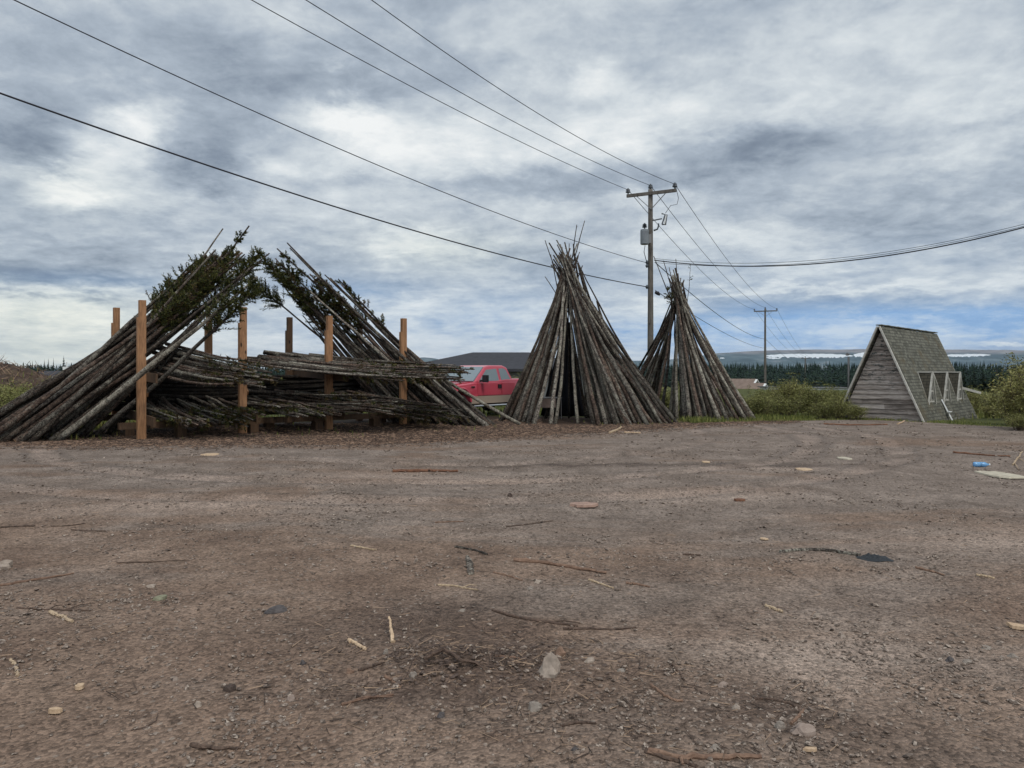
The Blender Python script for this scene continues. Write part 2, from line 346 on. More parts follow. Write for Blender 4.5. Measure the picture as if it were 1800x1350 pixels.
    col=t.mix(1.0,col,t.N('ShaderNodeCombineColor',{0:g,1:g,2:g}).outputs[0],'MULTIPLY')
    chip=t.math('MULTIPLY',t.band(c2,.86,.95),t.band(vo2.outputs['Distance'],.36,.22))
    col=t.mix(t.math('MULTIPLY',chip,.5),col,srgb(150,138,126))
    # bark litter strip, then turf
    s=t.N('ShaderNodeAttribute',attribute_name='turf').outputs['Fac']
    s=t.math('ADD',s,t.math('ADD',t.math('MULTIPLY',t.math('SUBTRACT',big,.5),1.6),t.math('MULTIPLY',t.math('SUBTRACT',med,.5),1.5)))
    bk=t.ramp(t.noise(t.vmath('MULTIPLY',pf,(1,1.6,1)),14,5,.75),[(.3,srgb(44,35,29)),(.5,srgb(82,64,52)),(.72,srgb(126,101,83))])
    left=t.band(x,9.5,7.0)
    col=t.mix(t.math('MULTIPLY',t.band(s,-.1,.7),left),col,bk)
    tf=t.ramp(t.noise(pf,9,5,.7),[(.3,srgb(46,46,26)),(.55,srgb(78,82,42)),(.75,srgb(108,102,60))])
    col=t.mix(t.band(s,1.6,2.8),col,tf); col=t.mix(t.band(y,60,130),col,srgb(36,44,30))
    col=t.mix(t.math('MULTIPLY',t.band(s,.1,1.0),t.band(x,8.0,10.5)),col,tf)
    col=t.mix(t.math('MULTIPLY',t.N('ShaderNodeAttribute',attribute_name='soil').outputs['Fac'],.8),col,srgb(44,36,30))  # shade under the rack and tipis, put into the ground colour
    h=t.math('ADD',t.math('MULTIPLY',fine,.6),t.math('ADD',t.math('MULTIPLY',vo.outputs['Distance'],-.8),t.math('MULTIPLY',vo2.outputs['Distance'],-.5)))
    return {'Base Color':col,'Normal':t.bump(h,.75,.02),'Roughness':.93,'Specular IOR Level':.15}
M['ground']=mat('gravel_lot',groundf); me.materials.append(M['ground'])
tag(link('ground',me),kind='structure')
# gravel and twig litter nobody could count
def rock_faces(n, cx, cy, size, flat=.6):
    """n little 8-vertex stones -> quads (n*6*4,3)"""
    base=np.array([[sx,sy,sz] for sx in(-1,1) for sy in(-1,1) for sz in(-1,1)],float)
    q=np.array([(0,1,3,2),(4,6,7,5),(0,4,5,1),(2,3,7,6),(0,2,6,4),(1,5,7,3)])
    v=base[None]*(.75+.5*RNG.random((n,8,3)))*np.stack([size,size*(.55+.4*RNG.random(n)),size*flat*(.35+.5*RNG.random(n))],-1)[:,None]
    v[:,[1,3,5,7],:2]*=.68
    th=RNG.random(n)*6.28; c,s=np.cos(th)[:,None],np.sin(th)[:,None]
    x=v[...,0]*c-v[...,1]*s; y=v[...,0]*s+v[...,1]*c
    v=np.stack([x+cx[:,None],y+cy[:,None],v[...,2]+(gz_raw(cx,cy))[:,None]],-1)
    return v[:,q].reshape(-1,3)
def scatter(n, dmin, dmax, power=1.0, lim=.78):
    d=dmin*(dmax/dmin)**(RNG.random(n)**power); u=(RNG.random(n)*2-1)*lim
    return u*d,d
gx,gy=scatter(60000,2.4,25,.8)
keep=(gy<edge(gx)-.2); gx,gy=gx[keep],gy[keep]
dens=np.array([mnoise.noise(Vector((a*.7,b*.7,3)))+.6*mnoise.noise(Vector((a*2.1,b*2.1,9))) for a,b in zip(gx,gy)])
k=RNG.random(len(gx))<np.clip(.30+dens*1.1,.05,1); gx,gy=gx[k],gy[k]
sz=.0035+.012*RNG.random(len(gx))**4.0+ .0017*gy*RNG.random(len(gx))**2
def stonef(t):
    b=t.N('ShaderNodeNewGeometry').outputs['Random Per Island']; a=t.noise(t.pos(),40,4,.6)
    f=t.math('ADD',t.math('MULTIPLY',b,.8),t.math('MULTIPLY',a,.25))
    return {'Base Color':t.ramp(f,[(.05,srgb(58,50,44)),(.4,srgb(100,87,77)),(.75,srgb(128,113,101)),(1,srgb(172,158,143))])}
M['gravel']=mat('gravel_stones',stonef,rough=.9)
IC=[]
gr_=(1+5**.5)/2
for a_,b_ in ((1,gr_),(-1,gr_),(1,-gr_),(-1,-gr_)): IC+= [(0,a_,b_),(a_,b_,0),(b_,0,a_)]
IC=np.array(IC)/math.hypot(1,gr_); IT=[]
for i in range(12):
    for j in range(i+1,12):
        for k in range(j+1,12):
            if max(np.linalg.norm(IC[i]-IC[j]),np.linalg.norm(IC[j]-IC[k]),np.linalg.norm(IC[i]-IC[k]))<1.06:
                IT.append((i,j,k) if np.dot(np.cross(IC[j]-IC[i],IC[k]-IC[i]),IC[i])>0 else (i,k,j))
IT=np.array(IT)
def chips(cx,cy,size,zoff=0):
    n=len(cx); v=IC[None]*(.62+.6*RNG.random((n,12,1)))*np.stack([size,size*(.55+.4*RNG.random(n)),size*(.25+.35*RNG.random(n))],-1)[:,None]
    th=RNG.random(n)*6.28; c,s=np.cos(th)[:,None],np.sin(th)[:,None]; tl=RNG.normal(0,.25,n)[:,None]
    z=v[...,2]+v[...,0]*tl; v=np.stack([v[...,0]*c-v[...,1]*s+cx[:,None],v[...,0]*s+v[...,1]*c+cy[:,None],z+(gz_raw(cx,cy)+.15*size+zoff)[:,None]],-1)
    return v[:,IT].reshape(-1,3)
hx_,hy_=RNG.normal(-.28,.36,1500),RNG.normal(3.96,.19,1500)
M['clod']=mat('damp_soil_clods',col=srgb(84,71,63),rough=.95)
tag(link('soil_clods',fastmesh('soil_clods',chips(hx_,hy_,.004+.015*RNG.random(1500)**3.4),3,[M['clod']])),'crumbly dark soil clods heaped in the foreground','soil',kind='stuff')
cx_=[];cy_=[];cs_=[]
for (px,py,n,sx,sy,s0) in [(760,1180,170,.8,.4,.030),(1690,1155,190,.45,.35,.034),(950,1025,50,.25,.2,.024),(1400,1290,60,.4,.2,.028),(640,1150,70,.3,.3,.026),(1250,1180,90,.8,.4,.026),(300,1040,60,.8,.4,.026),(450,1230,60,1,.5,.022),(1500,1230,110,.9,.5,.026),(1000,1240,80,.6,.4,.026)]:
    c=G(px,py); cx_.append(RNG.normal(c[0],sx,n)); cy_.append(RNG.normal(c[1],sy,n)); cs_.append(.006+s0*RNG.random(n)**2.4)
gx=np.r_[gx,np.concatenate(cx_)]; gy=np.r_[gy,np.concatenate(cy_)]; sz=np.r_[sz,np.concatenate(cs_)*.6]
tag(link('gravel',fastmesh('gravel',chips(gx,gy,sz*1.25),3,[M['gravel']])),'loose grey and brown gravel chips strewn over the dirt lot','gravel',kind='stuff')
def slivers(cx,cy,L,W,lift=.004,curl=.0):
    n=len(cx); th=RNG.random(n)*6.28; tz=RNG.normal(0,.10,n)+curl*RNG.random(n)
    d=np.stack([np.cos(th)*np.cos(tz),np.sin(th)*np.cos(tz),np.sin(tz)],-1); s=np.stack([-np.sin(th),np.cos(th),np.zeros(n)],-1)
    c=np.stack([cx,cy,gz_raw(cx,cy)+lift+np.abs(np.sin(tz))*L/2],-1)
    up=np.array([0,0,1.])
    a=c-d*L[:,None]/2; b=c+d*L[:,None]/2; w=W[:,None]/2
    # three-sided sliver
    ring=lambda p,k:[p+s*w*k,p-s*w*k,p+up*w*1.5*k]
    A=ring(a,1.); B=ring(b,.5)
    quads=[np.stack([A[i],A[(i+1)%3],B[(i+1)%3],B[i]],1) for i in range(3)]
    return np.concatenate(quads,1).reshape(-1,3)
tx,ty=scatter(5200,2.4,15); 
k=ty<edge(tx)-.2; tx,ty=tx[k],ty[k]
k=RNG.random(len(tx))<np.clip(.25+.9*np.array([mnoise.noise(Vector((a*.9,b*.9,21))) for a,b in zip(tx,ty)]),.03,1); tx,ty=tx[k],ty[k]
hx=RNG.normal(-.25,.5,900); hy=RNG.normal(3.95,.3,900)
for (px,py,n,sx,sy) in [(1240,1310,120,.35,.2),(650,1215,120,.3,.2),(1360,1255,110,.3,.2),(980,1285,90,.3,.15),(920,1160,120,.3,.2),(1000,1030,70,.4,.3),(80,945,80,.8,.5),(1180,1190,70,.25,.2),(300,1020,70,.8,.5),(820,975,60,.5,.4),(100,1075,60,.4,.3),(620,1140,80,.25,.2)]:
    c=G(px,py); hx=np.r_[hx,RNG.normal(c[0],sx,n)]; hy=np.r_[hy,RNG.normal(c[1],sy,n)]
tx=np.r_[tx,hx]; ty=np.r_[ty,hy]
L=.015+.11*RNG.random(len(tx))**2.6; 
def twigf(c):
    def f(t):
        b=t.N('ShaderNodeNewGeometry').outputs['Random Per Island']
        return {'Base Color':t.ramp(b,[(0,c[0]),(.55,c[1]),(.9,c[2])])}
    return f
M['twig']=mat('twig_litter',twigf([srgb(50,40,34),srgb(88,72,62),srgb(150,126,104)]))
M['litter']=mat('bark_litter',twigf([srgb(46,37,31),srgb(84,65,53),srgb(140,114,94)]))
tag(link('twig_litter',fastmesh('twig_litter',slivers(tx,ty,L,.0025+.004*RNG.random(len(tx))),4,[M['twig']])),'small broken twigs and wood splinters littering the dirt lot','twig litter',kind='stuff')
n=46000; lx=RNG.uniform(-15,9.5,n); lo=RNG.gamma(2.2,.8,n)-1.0; ly=edge(lx)+lo
k=(lo<4.2)&(RNG.random(n)<np.where(lo<0,.35,1)); lx,ly=lx[k],ly[k]
ex=RNG.uniform(-13,1,26000); ey=edge(ex)+RNG.uniform(0,7,26000); k=RNG.random(26000)<foot(ex,ey)*.8; lx=np.r_[lx,ex[k]]; ly=np.r_[ly,ey[k]]
tag(link('bark_litter',fastmesh('bark_litter',slivers(lx,ly,.02+.13*RNG.random(len(lx))**2.5,.005+.014*RNG.random(len(lx)),.004,.18),4,[M['litter']])),'reddish brown bark shreds heaped along the foot of the poles','bark litter',kind='stuff')
# ---------------------------------------------------------------- grass
def blades(cx,cy,h,w,lean=.35,base=None):
    n=len(cx); th=RNG.random(n)*6.28; l=lean*RNG.random(n)*h; ph=RNG.random(n)*6.28
    z=gz_raw(cx,cy) if base is None else base
    s=np.stack([np.cos(th)*w/2,np.sin(th)*w/2,0*w],-1); c=np.stack([cx,cy,z-.01],-1)
    k=np.stack([np.cos(ph)*l,np.sin(ph)*l,h],-1)
    m=c+k*np.array([.35,.35,.6])
    return np.stack([c-s,c+s,m+s*.7,c+k],1).reshape(-1,3),None
def field(n,x0,x1,off0,off1,hmin,hmax,w,pw=1,far=None):
    x=RNG.uniform(x0,x1,n); y=edge(x)+off0+(off1-off0)*RNG.random(n)**pw
    p=np.array([mnoise.noise(Vector((a*.5,b*.5,5))) for a,b in zip(x,y)])
    k=(RNG.random(n)<np.clip(.55+p*1.3,.03,1))&(RNG.random(n)>.95*foot(x,y)); x,y,p=x[k],y[k],p[k]
    h=(hmin+(hmax-hmin)*RNG.random(len(x)))*np.clip(.8+.7*p,.4,1.6)
    return blades(x,y,h,w*(.6+.8*RNG.random(len(x))))[0]
gr=[field(9000,-16,8.5,1.4,6,.04,.16,.022),field(16000,5.5,13,1.0,7,.06,.24,.022,1.3),field(5000,8.5,13,.2,1.4,.03,.10,.02),
    field(22000,-16,9,6,34,.08,.28,.045),field(16000,8,36,5,26,.12,.4,.045),field(3500,12.2,17,.3,2.6,.03,.13,.02),field(900,-12,-1,.9,2.4,.02,.07,.02)]
tag(link('grass',fastmesh('grass',np.concatenate(gr),4,[M['grass']])),'short green grass growing behind the bark litter','grass',kind='stuff')
wd=[field(16000,-26,-9.5,3.2,13,.12,.36,.035),field(4000,-13.5,-9.8,1.6,4,.06,.22,.03)]
tag(link('weeds',fastmesh('weeds',np.concatenate(wd),4,[M['weeds']])),'tall weeds on the bank left of the leaning poles','weeds',kind='stuff')
# ---------------------------------------------------------------- hills
def hillf(t):
    p=t.pos(); a=t.noise(p,.004,6,.65); b=t.noise(t.vmath('MULTIPLY',p,(1,.4,6)),.006,5,.6)
    z=t.N('ShaderNodeSeparateXYZ',{0:p}).outputs[2]
    hi=t.band(t.math('ADD',z,t.math('MULTIPLY',a,50)),165,205)
    low=t.ramp(b,[(.38,srgb(34,54,58)),(.55,srgb(62,80,84)),(.68,srgb(112,116,116))])
    top=t.ramp(b,[(.35,srgb(96,92,92)),(.65,srgb(130,124,122))])
    return {'Base Color':t.mix(hi,low,top),'Roughness':1.0}
M['hill']=mat('tundra_hill',hillf)
def hill(name, pxs, pys, d, base=-70, depth=2200, front=1500):
    """ridge whose skyline passes the given photo points at depth d"""
    xs=np.linspace(pxs[0],pxs[-1],220); top=np.interp(xs,pxs,pys)
    top=top+np.array([mnoise.fractal(Vector((x*.02,0,1)),1,2,5) for x in xs])*.7
    rows=[]
    prof=[(-front,0),(-front*.75,.10),(-front*.5,.28),(-front*.3,.55),(-front*.15,.82),(0,1),(depth*.3,.9),(depth,.1)]
    for k,(dd,fr) in enumerate(prof):
        X=(xs-900)/F*d*(1+0*dd); Zt=EYE+(HY-top)/F*d
        z=base+(Zt-base)*fr; n=np.array([mnoise.fractal(Vector((x*.013,dd*.002,4)),1,2,4) for x in xs])
        if 0<fr<1: z=z+n*3
        rows.append(np.stack([X+0*dd,np.full_like(xs,d+dd),z],-1))
    V=np.concatenate(rows); nx=len(xs)
    f=[(i*nx+j,i*nx+j+1,(i+1)*nx+j+1,(i+1)*nx+j) for i in range(len(prof)-1) for j in range(nx-1)]
    m=MB(); m.add(V,f); o=m.build(name,M['hill'],smooth=True); tag(o,kind='structure'); return rows,prof
rows,prof=hill('hill',[1000,1060,1110,1150,1200,1260,1330,1400,1500,1600,1700,1800,1900,2100,2400],[646,640,634,634,630,621,616.5,615,614,614,614.5,616,618,624,640],6200)
hill('hill',[640,690,725,745,765,800,850,900,1000],[652,640,630,628,630,638,646,650,656],5200)
hill('hill',[-900,-500,-200,0,100,200,400,600],[648,646,646,647,647.5,648,650,656],7000)
def snowf(t): return {'Base Color':(.94,.95,.96,1),'Roughness':.6}
M['snow']=mat('old_snow',snowf)
def snow(px0,px1,pyc,thk,seed,label,slope=0):
    xs=np.linspace(px0,px1,90); u=(xs-px0)/(px1-px0)
    env=np.sin(np.pi*np.clip(u,0.0,1))**.5
    nz=np.array([mnoise.fractal(Vector((x*.06,seed,2)),.9,2,4) for x in xs])
    nb=np.array([mnoise.fractal(Vector((x*.09,seed+9,2)),.8,2,4) for x in xs])
    yt=pyc+slope*u-thk*env*(.54+.2*nz); yb=pyc+slope*u+thk*env*(.30+.75*np.abs(nb))
    m=MB(); pts=[]
    # drape on the hill face, a few metres proud
    def on(px,py):
        best=None
        X0=[r for r in rows]
        for k in range(len(prof)-1):
            a,b=rows[k],rows[k+1]
            for s in np.linspace(0,1,120):
                j=np.interp(px,pxgrid,np.arange(len(pxgrid))); j0=int(min(j,len(pxgrid)-2)); fr=j-j0
                pa=a[j0]*(1-fr)+a[j0+1]*fr; pb=b[j0]*(1-fr)+b[j0+1]*fr; q=pa*(1-s)+pb*s
                e=abs((HY-(q[2]-EYE)/q[1]*F)-py)
                if best is None or e<best[0]: best=(e,q)
        return best[1]
    pxgrid=np.linspace(1000,2400,220)
    for x,a,b in zip(xs,yt,yb):
        for yy,off in ((a,0),((a+b)/2,1),(b,0)):
            q=on(x,yy); pts.append((x,yy,q[1]))
    dm_=float(np.median([p[2] for p in pts]))-140; pts=[P(p[0],p[1],dm_) for p in pts]
    f=[(i*3+k,(i+1)*3+k,(i+1)*3+k+1,i*3+k+1) for i in range(len(xs)-1) for k in range(2)]
    m.add(pts,f); o=m.build('snow_patch',M['snow'],smooth=True); tag(o,label,'snow patch','snow patches on the far hill')
snow(1284,1342,622.5,4.5,1,'white snow patch on the far hill just left of the second utility pole',2)
snow(1345,1500,625.5,7,2,'longest white snow patch on the far hill, between pole and cabin')
snow(1346,1372,628.5,2.2,3,'thin broken snow streak just below the long snow patch',2)
snow(1652,1742,625.5,4.5,4,'snow patch tapering right on the hill behind the cabin roof',-1.5)
snow(1500,1560,624,9,6,'ragged deep snow patch on the hill touching the left edge of the cabin')
snow(1265,1274,629.5,2,5,'tiny white snow patch on the hill beside the smaller tipi')
# ---------------------------------------------------------------- air
hz=bpy.data.materials.new('haze'); hz.use_nodes=True; ht=NT(hz); ht.n.remove(ht.n['Principled BSDF'])
pv=ht.N('ShaderNodeVolumePrincipled',{'Color':(.62,.74,.92,1),'Density':HAZE,'Anisotropy':.2}); ht.l.new(pv.outputs[0],ht.n['Material Output'].inputs['Volume'])
m=MB(); m.box((0,3000,80),(24000,14000,420)); tag(m.build('haze',hz),'thin bluish air over the whole valley','haze',kind='stuff')
# ---------------------------------------------------------------- trees
def conifer_mesh(name, h, w, seed, whorls=14, arms=9, trunk=True):
    rg=np.random.default_rng(seed); tri=[]
    for k in range(whorls):
        f=k/(whorls-1); z=h*(.06+.92*f); r=w*(1-f)**.85*(.75+.5*rg.random())+.02*w
        for a in range(arms):
            th=rg.random()*6.28; rl=r*(.55+.6*rg.random()); dr=h*.05*(1-.5*f)*(.6+rg.random())
            d=np.array([np.cos(th),np.sin(th),0]); s=np.array([-d[1],d[0],0])*rl*.30
            o=np.array([0,0,z]); tip=o+d*rl+[0,0,-dr]; mid=o+d*rl*.5+[0,0,-dr*.2]
            tri+= [o,mid+s,tip,mid-s]
            hang=np.array([0,0,-h*.035*(1-.4*f)])
            tri+= [o+[0,0,.02*h],mid+hang+s*.3,tip+hang*.4,mid-s*.2]
    tri+= [np.array([0,0,h*1.04]),np.array([w*.07,0,h*.93]),np.array([0,0,h*.9]),np.array([-w*.07,0,h*.93])]
    return fastmesh(name,np.array(tri),4,[M['conifer']])
CON=[conifer_mesh('crown',1,.22,s,17,11) for s in (1,2,3)]
TRK=MB().tube([(0,0,-.03),(0,0,.5),(0,0,1.0)],[.018,.012,.003],6).mesh('trunk',M['bark_dark'])
def spruce(px,base_d,ytop,wid,k,label):
    x=(px-900)/F*base_d; z0=gz(x,base_d); h=(EYE+(HY-ytop)/F*base_d-z0)/1.04
    e=empty('spruce_tree',(x,base_d,z0),k*1.3); tag(e,label,'spruce tree','single spruces in front of the forest')
    ww=wid/F*base_d/(.44*h)
    link('crown',CON[k%3],e,(0,0,0),0,(h*ww,h*ww,h)); link('trunk',TRK,e,(0,0,0),0,h)
spruce(57,150,633,9,0,'small dark spruce nearest the left edge, beside the earth mound')
spruce(67,160,636,7,1,'thin spruce, second from the left edge, above the grey roof')
spruce(78,150,630,9,2,'narrow spruce behind the middle of the grey roof on the left')
spruce(85,155,629,9,0,'taller narrow spruce right of centre behind the grey roof')
spruce(94,150,628,8,1,'slim spruce left of the white pipe frame')
spruce(112,140,624,16,2,'bushiest spruce, right behind the white pipe frame')
for i,(px,yt,wd,d,l) in enumerate([(1694,642,13,110,'dark spruce close beside the right edge of the cabin roof'),(1712,640,14,120,'dark spruce rising behind the pale beam end of the cabin'),(1728,648,26,80,'broad dark spruce right of the cabin, half hidden by willow'),
    (1744,652,22,76,'broad low spruce in front of the forest, left of the big willow'),(1760,640,16,100,'tall spruce seen over the willow at the right edge'),(1785,638,18,105,'rightmost spruce above the willow at the picture edge'),(1706,660,16,66,'short dark spruce behind the yellow bush beside the cabin')]):
    spruce(px,d,yt,wd,i,l)
# the forest: thousands of spires, one mass
def forest():
    fs=[]
    base=[]
    for s in range(8):
        rg=np.random.default_rng(50+s); q=[]
        for k in range(11):
            f=k/10; z=.05+.9*f; r=.17*(1-f)**.8+.012
            for a in range(6):
                th=rg.random()*6.28; rl=r*(.6+.7*rg.random()); d=np.array([np.cos(th),np.sin(th),0]); sd=np.array([-d[1],d[0],0])*rl*.55
                o=np.array([0,0,z+.05]); tip=o+d*rl+[0,0,-.07]; q+=[o,o+d*rl*.6+sd+[0,0,-.04],tip,o+d*rl*.6-sd+[0,0,-.04]]
        q+=[np.array([0,0,1.05]),np.array([.02,0,.9]),np.array([0,0,.8]),np.array([-.02,0,.9])]
        base.append(np.array(q))
    n=7000
    for i in range(n):
        d=RNG.uniform(225,420) if i>2200 else RNG.uniform(125,240); px=RNG.uniform(-260,2060)
        if px>1000: ytop=640+1.5*RNG.normal()
        else: ytop=641.5+1.0*RNG.normal()
        if px>1560: ytop-=1.5*math.sin((px-1560)*.02)
        ytop+= 2.2*mnoise.noise(Vector((px*.02,d*.01,2)))
        if RNG.random()<.12: ytop-=RNG.uniform(1,5)
        ytop+=abs(RNG.normal(0,2.2))
        # nearer rows stand lower on the slope
        if d<300: ytop+=(300-d)*.085+RNG.uniform(0,5)
        x=(px-900)/F*d; z0=float(gz_raw(x,d)); h=EYE+(HY-ytop)/F*d-z0
        if h<1.6: h=RNG.uniform(1.6,3)
        q=base[i%8]; th=RNG.random()*6.28; c,s=math.cos(th),math.sin(th); ws=h*RNG.uniform(1.1,1.7) if h<8 else 8*RNG.uniform(1.1,1.6)
        fs.append(np.stack([(q[:,0]*c-q[:,1]*s)*ws+x,(q[:,0]*s+q[:,1]*c)*ws+d,q[:,2]*h+z0],-1))
    return np.concatenate(fs)
tag(link('spruce_forest',fastmesh('spruce_forest',forest(),4,[M['forest']])),'dark far-off spruce forest below the hills','forest',kind='stuff')
# ---------------------------------------------------------------- shrubs
def shrub_meshes(seed, n_leaf=2600, n_stem=22, leafm='willow'):
    rg=np.random.default_rng(seed); sb=MB(); leaves=[]
    tips=[]
    for k in range(n_stem):
        th=rg.random()*6.28; sp=rg.random()**.7*.55; hh=.55+.45*rg.random()
        b=np.array([rg.normal(0,.10),rg.normal(0,.10),-.03]); tip=np.array([b[0]+math.cos(th)*sp,b[1]+math.sin(th)*sp,hh])
        mid=(b+tip)/2+rg.normal(0,.04,3); pts=np.array([b,(b+mid)/2+[0,0,.02],mid,(mid+tip)/2,tip])
        sb.tube(pts,[.012,.010,.008,.006,.003],4); tips.append(pts)
        for q in range(3):
            o=pts[2]*(1-q/3)+pts[4]*(q/3); e=o+rg.normal(0,.16,3)+[0,0,.08]; sb.tube([o,(o+e)/2,e],[.005,.004,.002],3); tips.append(np.array([o,o,(o+e)/2,e,e]))
    for i in range(n_leaf):
        p=tips[rg.integers(len(tips))]; u=1+3*rg.random()**.7; j=min(int(u),3); c=p[j]*(1-(u-j))+p[j+1]*(u-j)+rg.normal(0,.055,3)
        if c[2]<.03: continue
        d=rg.normal(0,1,3); d[2]=abs(d[2])*.6; d/=np.linalg.norm(d); s=np.cross(d,rg.normal(0,1,3)); s/=np.linalg.norm(s)
        L=.016+.020*rg.random(); w=L*.30
        leaves+=[c-d*L,c+s*w,c+d*L,c-s*w]
    return fastmesh('leaves',np.array(leaves),4,[M[leafm]]), sb.mesh('stems',M['stem'])
SH=[shrub_meshes(11,6500,34),shrub_meshes(12,6500,36),shrub_meshes(13,6000,34,'willow_olive'),shrub_meshes(14,9000,44,'willow_olive')]
def shrub(px,d,ytop,wpx,k,label,group,rot=None):
    x=(px-900)/F*d; z0=gz(x,d); h=EYE+(HY-ytop)/F*d-z0; w=wpx/F*d/1.0
    e=empty('willow_shrub',(x,d,z0),random.random()*6.28 if rot is None else rot); tag(e,label,'shrub',group)
    l,s=SH[k]; sc=(w,w,h*.98); link('leaves',l,e,scale=sc); link('stems',s,e,scale=sc)
bl=['low green shrub against the right foot of the smaller tipi','rounded shrub just right of the smaller tipi, under the brown roofed house','shrub in front of the second house gable','leafy shrub around the foot of the second utility pole','tallest pale green shrub right of the second utility pole','shrub with bare twig tips left of the third utility pole','wide shrub below the third utility pole','shrub between the third utility pole and the cabin, in front of the white shed','dense green shrub a step left of the cabin','shrub touching the left edge of the cabin roof','low grassy shrub at the foot of the cabin gable wall','small shrub in front of the tall pale green one']
for i,(px,yt,wp,d,k) in enumerate([(1332,699,50,29,0),(1342,690,46,36,1),(1362,686,46,35,2),(1350,699,50,31,1),(1386,669,62,33,2),(1408,678,50,36,1),(1424,684,60,32,0),(1448,686,56,33,2),(1468,688,50,31,1),(1488,690,44,29,0),(1503,716,44,25.0,0),(1372,700,50,29.5,1)]):
    shrub(px,d,yt-4,wp,k,bl[i],'shrubs between the smaller tipi and the cabin')
bl=['big olive willow bush filling the right edge of the picture','willow bush left of the big one at the right edge','yellowish low bush behind the right end of the cabin roof','low bush at the bottom right corner of the cabin','olive willow behind the big bush at the right edge','sparse bush in front of the dark spruces beside the cabin','small green bush at the gravel edge under the right willow']
for i,(px,yt,wp,d,k) in enumerate([(1818,646,100,20.5,3),(1790,676,56,23,3),(1712,684,46,33,2),(1744,712,36,28,2),(1836,634,116,25,3),(1752,690,50,30,2),(1792,728,44,20,0)]):
    shrub(px,d,yt,wp,k,bl[i],'shrubs right of the cabin')
bl=['green shrub at the cabin\'s left foot, taller of the two there','low spreading shrub in the grass just left of the cabin\'s gable']
for i,(px,yt,wp,d,k) in enumerate([(1476,694,44,25.4,1),(1450,708,50,25.6,0)]):
    shrub(px,d,yt,wp,k,bl[i],'shrubs between the smaller tipi and the cabin')
bl=['low dark shrub under the left leaning poles at the picture edge','weedy shrub on the bank beside the earth mound','shrub on the bank below the grey roof','shrub behind the middle of the left leaning poles','small shrub at the left picture edge in front of the mound']
bl+=['wide leafy shrub filling the left edge below the mound','green shrub beside the butts of the left lean, in front of the mound']+['leafy shrub between the mound and the leaning poles','shrub low on the bank just left of the leaning butts','green shrub at the near foot of the bank']
for i,(px,yt,wp,d,k) in enumerate([(12,716,60,21,0),(30,678,80,26,1),(80,684,70,27,1),(125,690,60,25,0),(-14,676,70,24,2),(4,678,84,22.4,0),(46,686,74,22,1),(58,690,64,24,1),(50,712,56,21.5,0),(92,708,50,22.5,1)]):
    shrub(px,d,yt,wp,k,bl[i],'shrubs left of the leaning poles')
bl=['tall shrub behind the red pickup, left of the taller tipi','shrub behind the open side of the taller tipi','shrub seen between the two tipis','green shrub seen through the poles of the smaller tipi','shrub behind the rear poles of the smaller tipi']
for i,(px,yt,wp,d,k) in enumerate([(905,662,70,38,1),(1075,668,80,33,1),(1118,672,70,33,0),(1160,676,80,34,1),(1225,672,90,34,0)]):
    shrub(px,d,yt,wp,k,bl[i],'shrubs behind the tipis')
# earth mound on the left
def moundf(t):
    a=t.noise(t.obj(),1.6,5,.7); b=t.noise(t.obj(),6,4,.7)
    return {'Base Color':t.ramp(t.math('ADD',t.math('MULTIPLY',a,.6),t.math('MULTIPLY',b,.4)),[(.35,srgb(34,26,21)),(.5,srgb(66,50,40)),(.68,srgb(96,84,60))]),'Normal':t.bump(b,.8,.05)}
M['mound']=mat('earth_mound',moundf)
m=MB(); nx,nyy=46,26; v=[]
mx=np.linspace(-7,5.2,nx); my=np.linspace(-3.5,4,nyy)
for b in my:
    for a in mx:
        r=1-((a+.8)/5.9)**2-(b/3.7)**2; h=2.0*max(r,0)**.8+.42*mnoise.fractal(Vector((a*1.1,b*1.1,2)),.8,2,6)*(r>0)
        v.append((a,b,max(h,-.05)-.1))
m.add(v,[(j*nx+i,j*nx+i+1,(j+1)*nx+i+1,(j+1)*nx+i) for j in range(nyy-1) for i in range(nx-1)])
mv=np.concatenate(m.v); mv=mv[mv[:,2]>.05]
mo=m.build('earth_mound',M['mound'],loc=(-21.2,29,0),smooth=True); tag(mo,'brown earth mound with roots and weeds at the left edge','earth mound')
j_=RNG.integers(0,len(mv),2600); sv=slivers(mv[j_,0]-21.2+RNG.normal(0,.1,2600),mv[j_,1]+29,.1+.5*RNG.random(2600)**2,.012+.02*RNG.random(2600),0,.9); sv=sv.reshape(2600,12,3); sv[...,2]+=(mv[j_,2]-gz_raw(mv[j_,0]-21.2,mv[j_,1]+29))[:,None]
tag(link('root_tangle',fastmesh('root_tangle',sv.reshape(-1,3),4,[M['litter']])),'roots and broken twigs tangled on top of the earth mound','roots',kind='stuff')
i_=RNG.integers(0,len(mv),9000); q=mv[i_]+RNG.normal(0,.12,(9000,3))*[1,1,0]; pr=np.clip(1.1-q[:,2]*.8,.03,1); q=q[RNG.random(9000)<pr]
tag(link('mound_weeds',fastmesh('mound_weeds',blades(q[:,0]-21.2,q[:,1]+29,.08+.22*RNG.random(len(q)),.035*np.ones(len(q)),base=q[:,2])[0],4,[M['weeds']])),'weeds growing on the lower slope of the earth mound','weeds',kind='stuff')
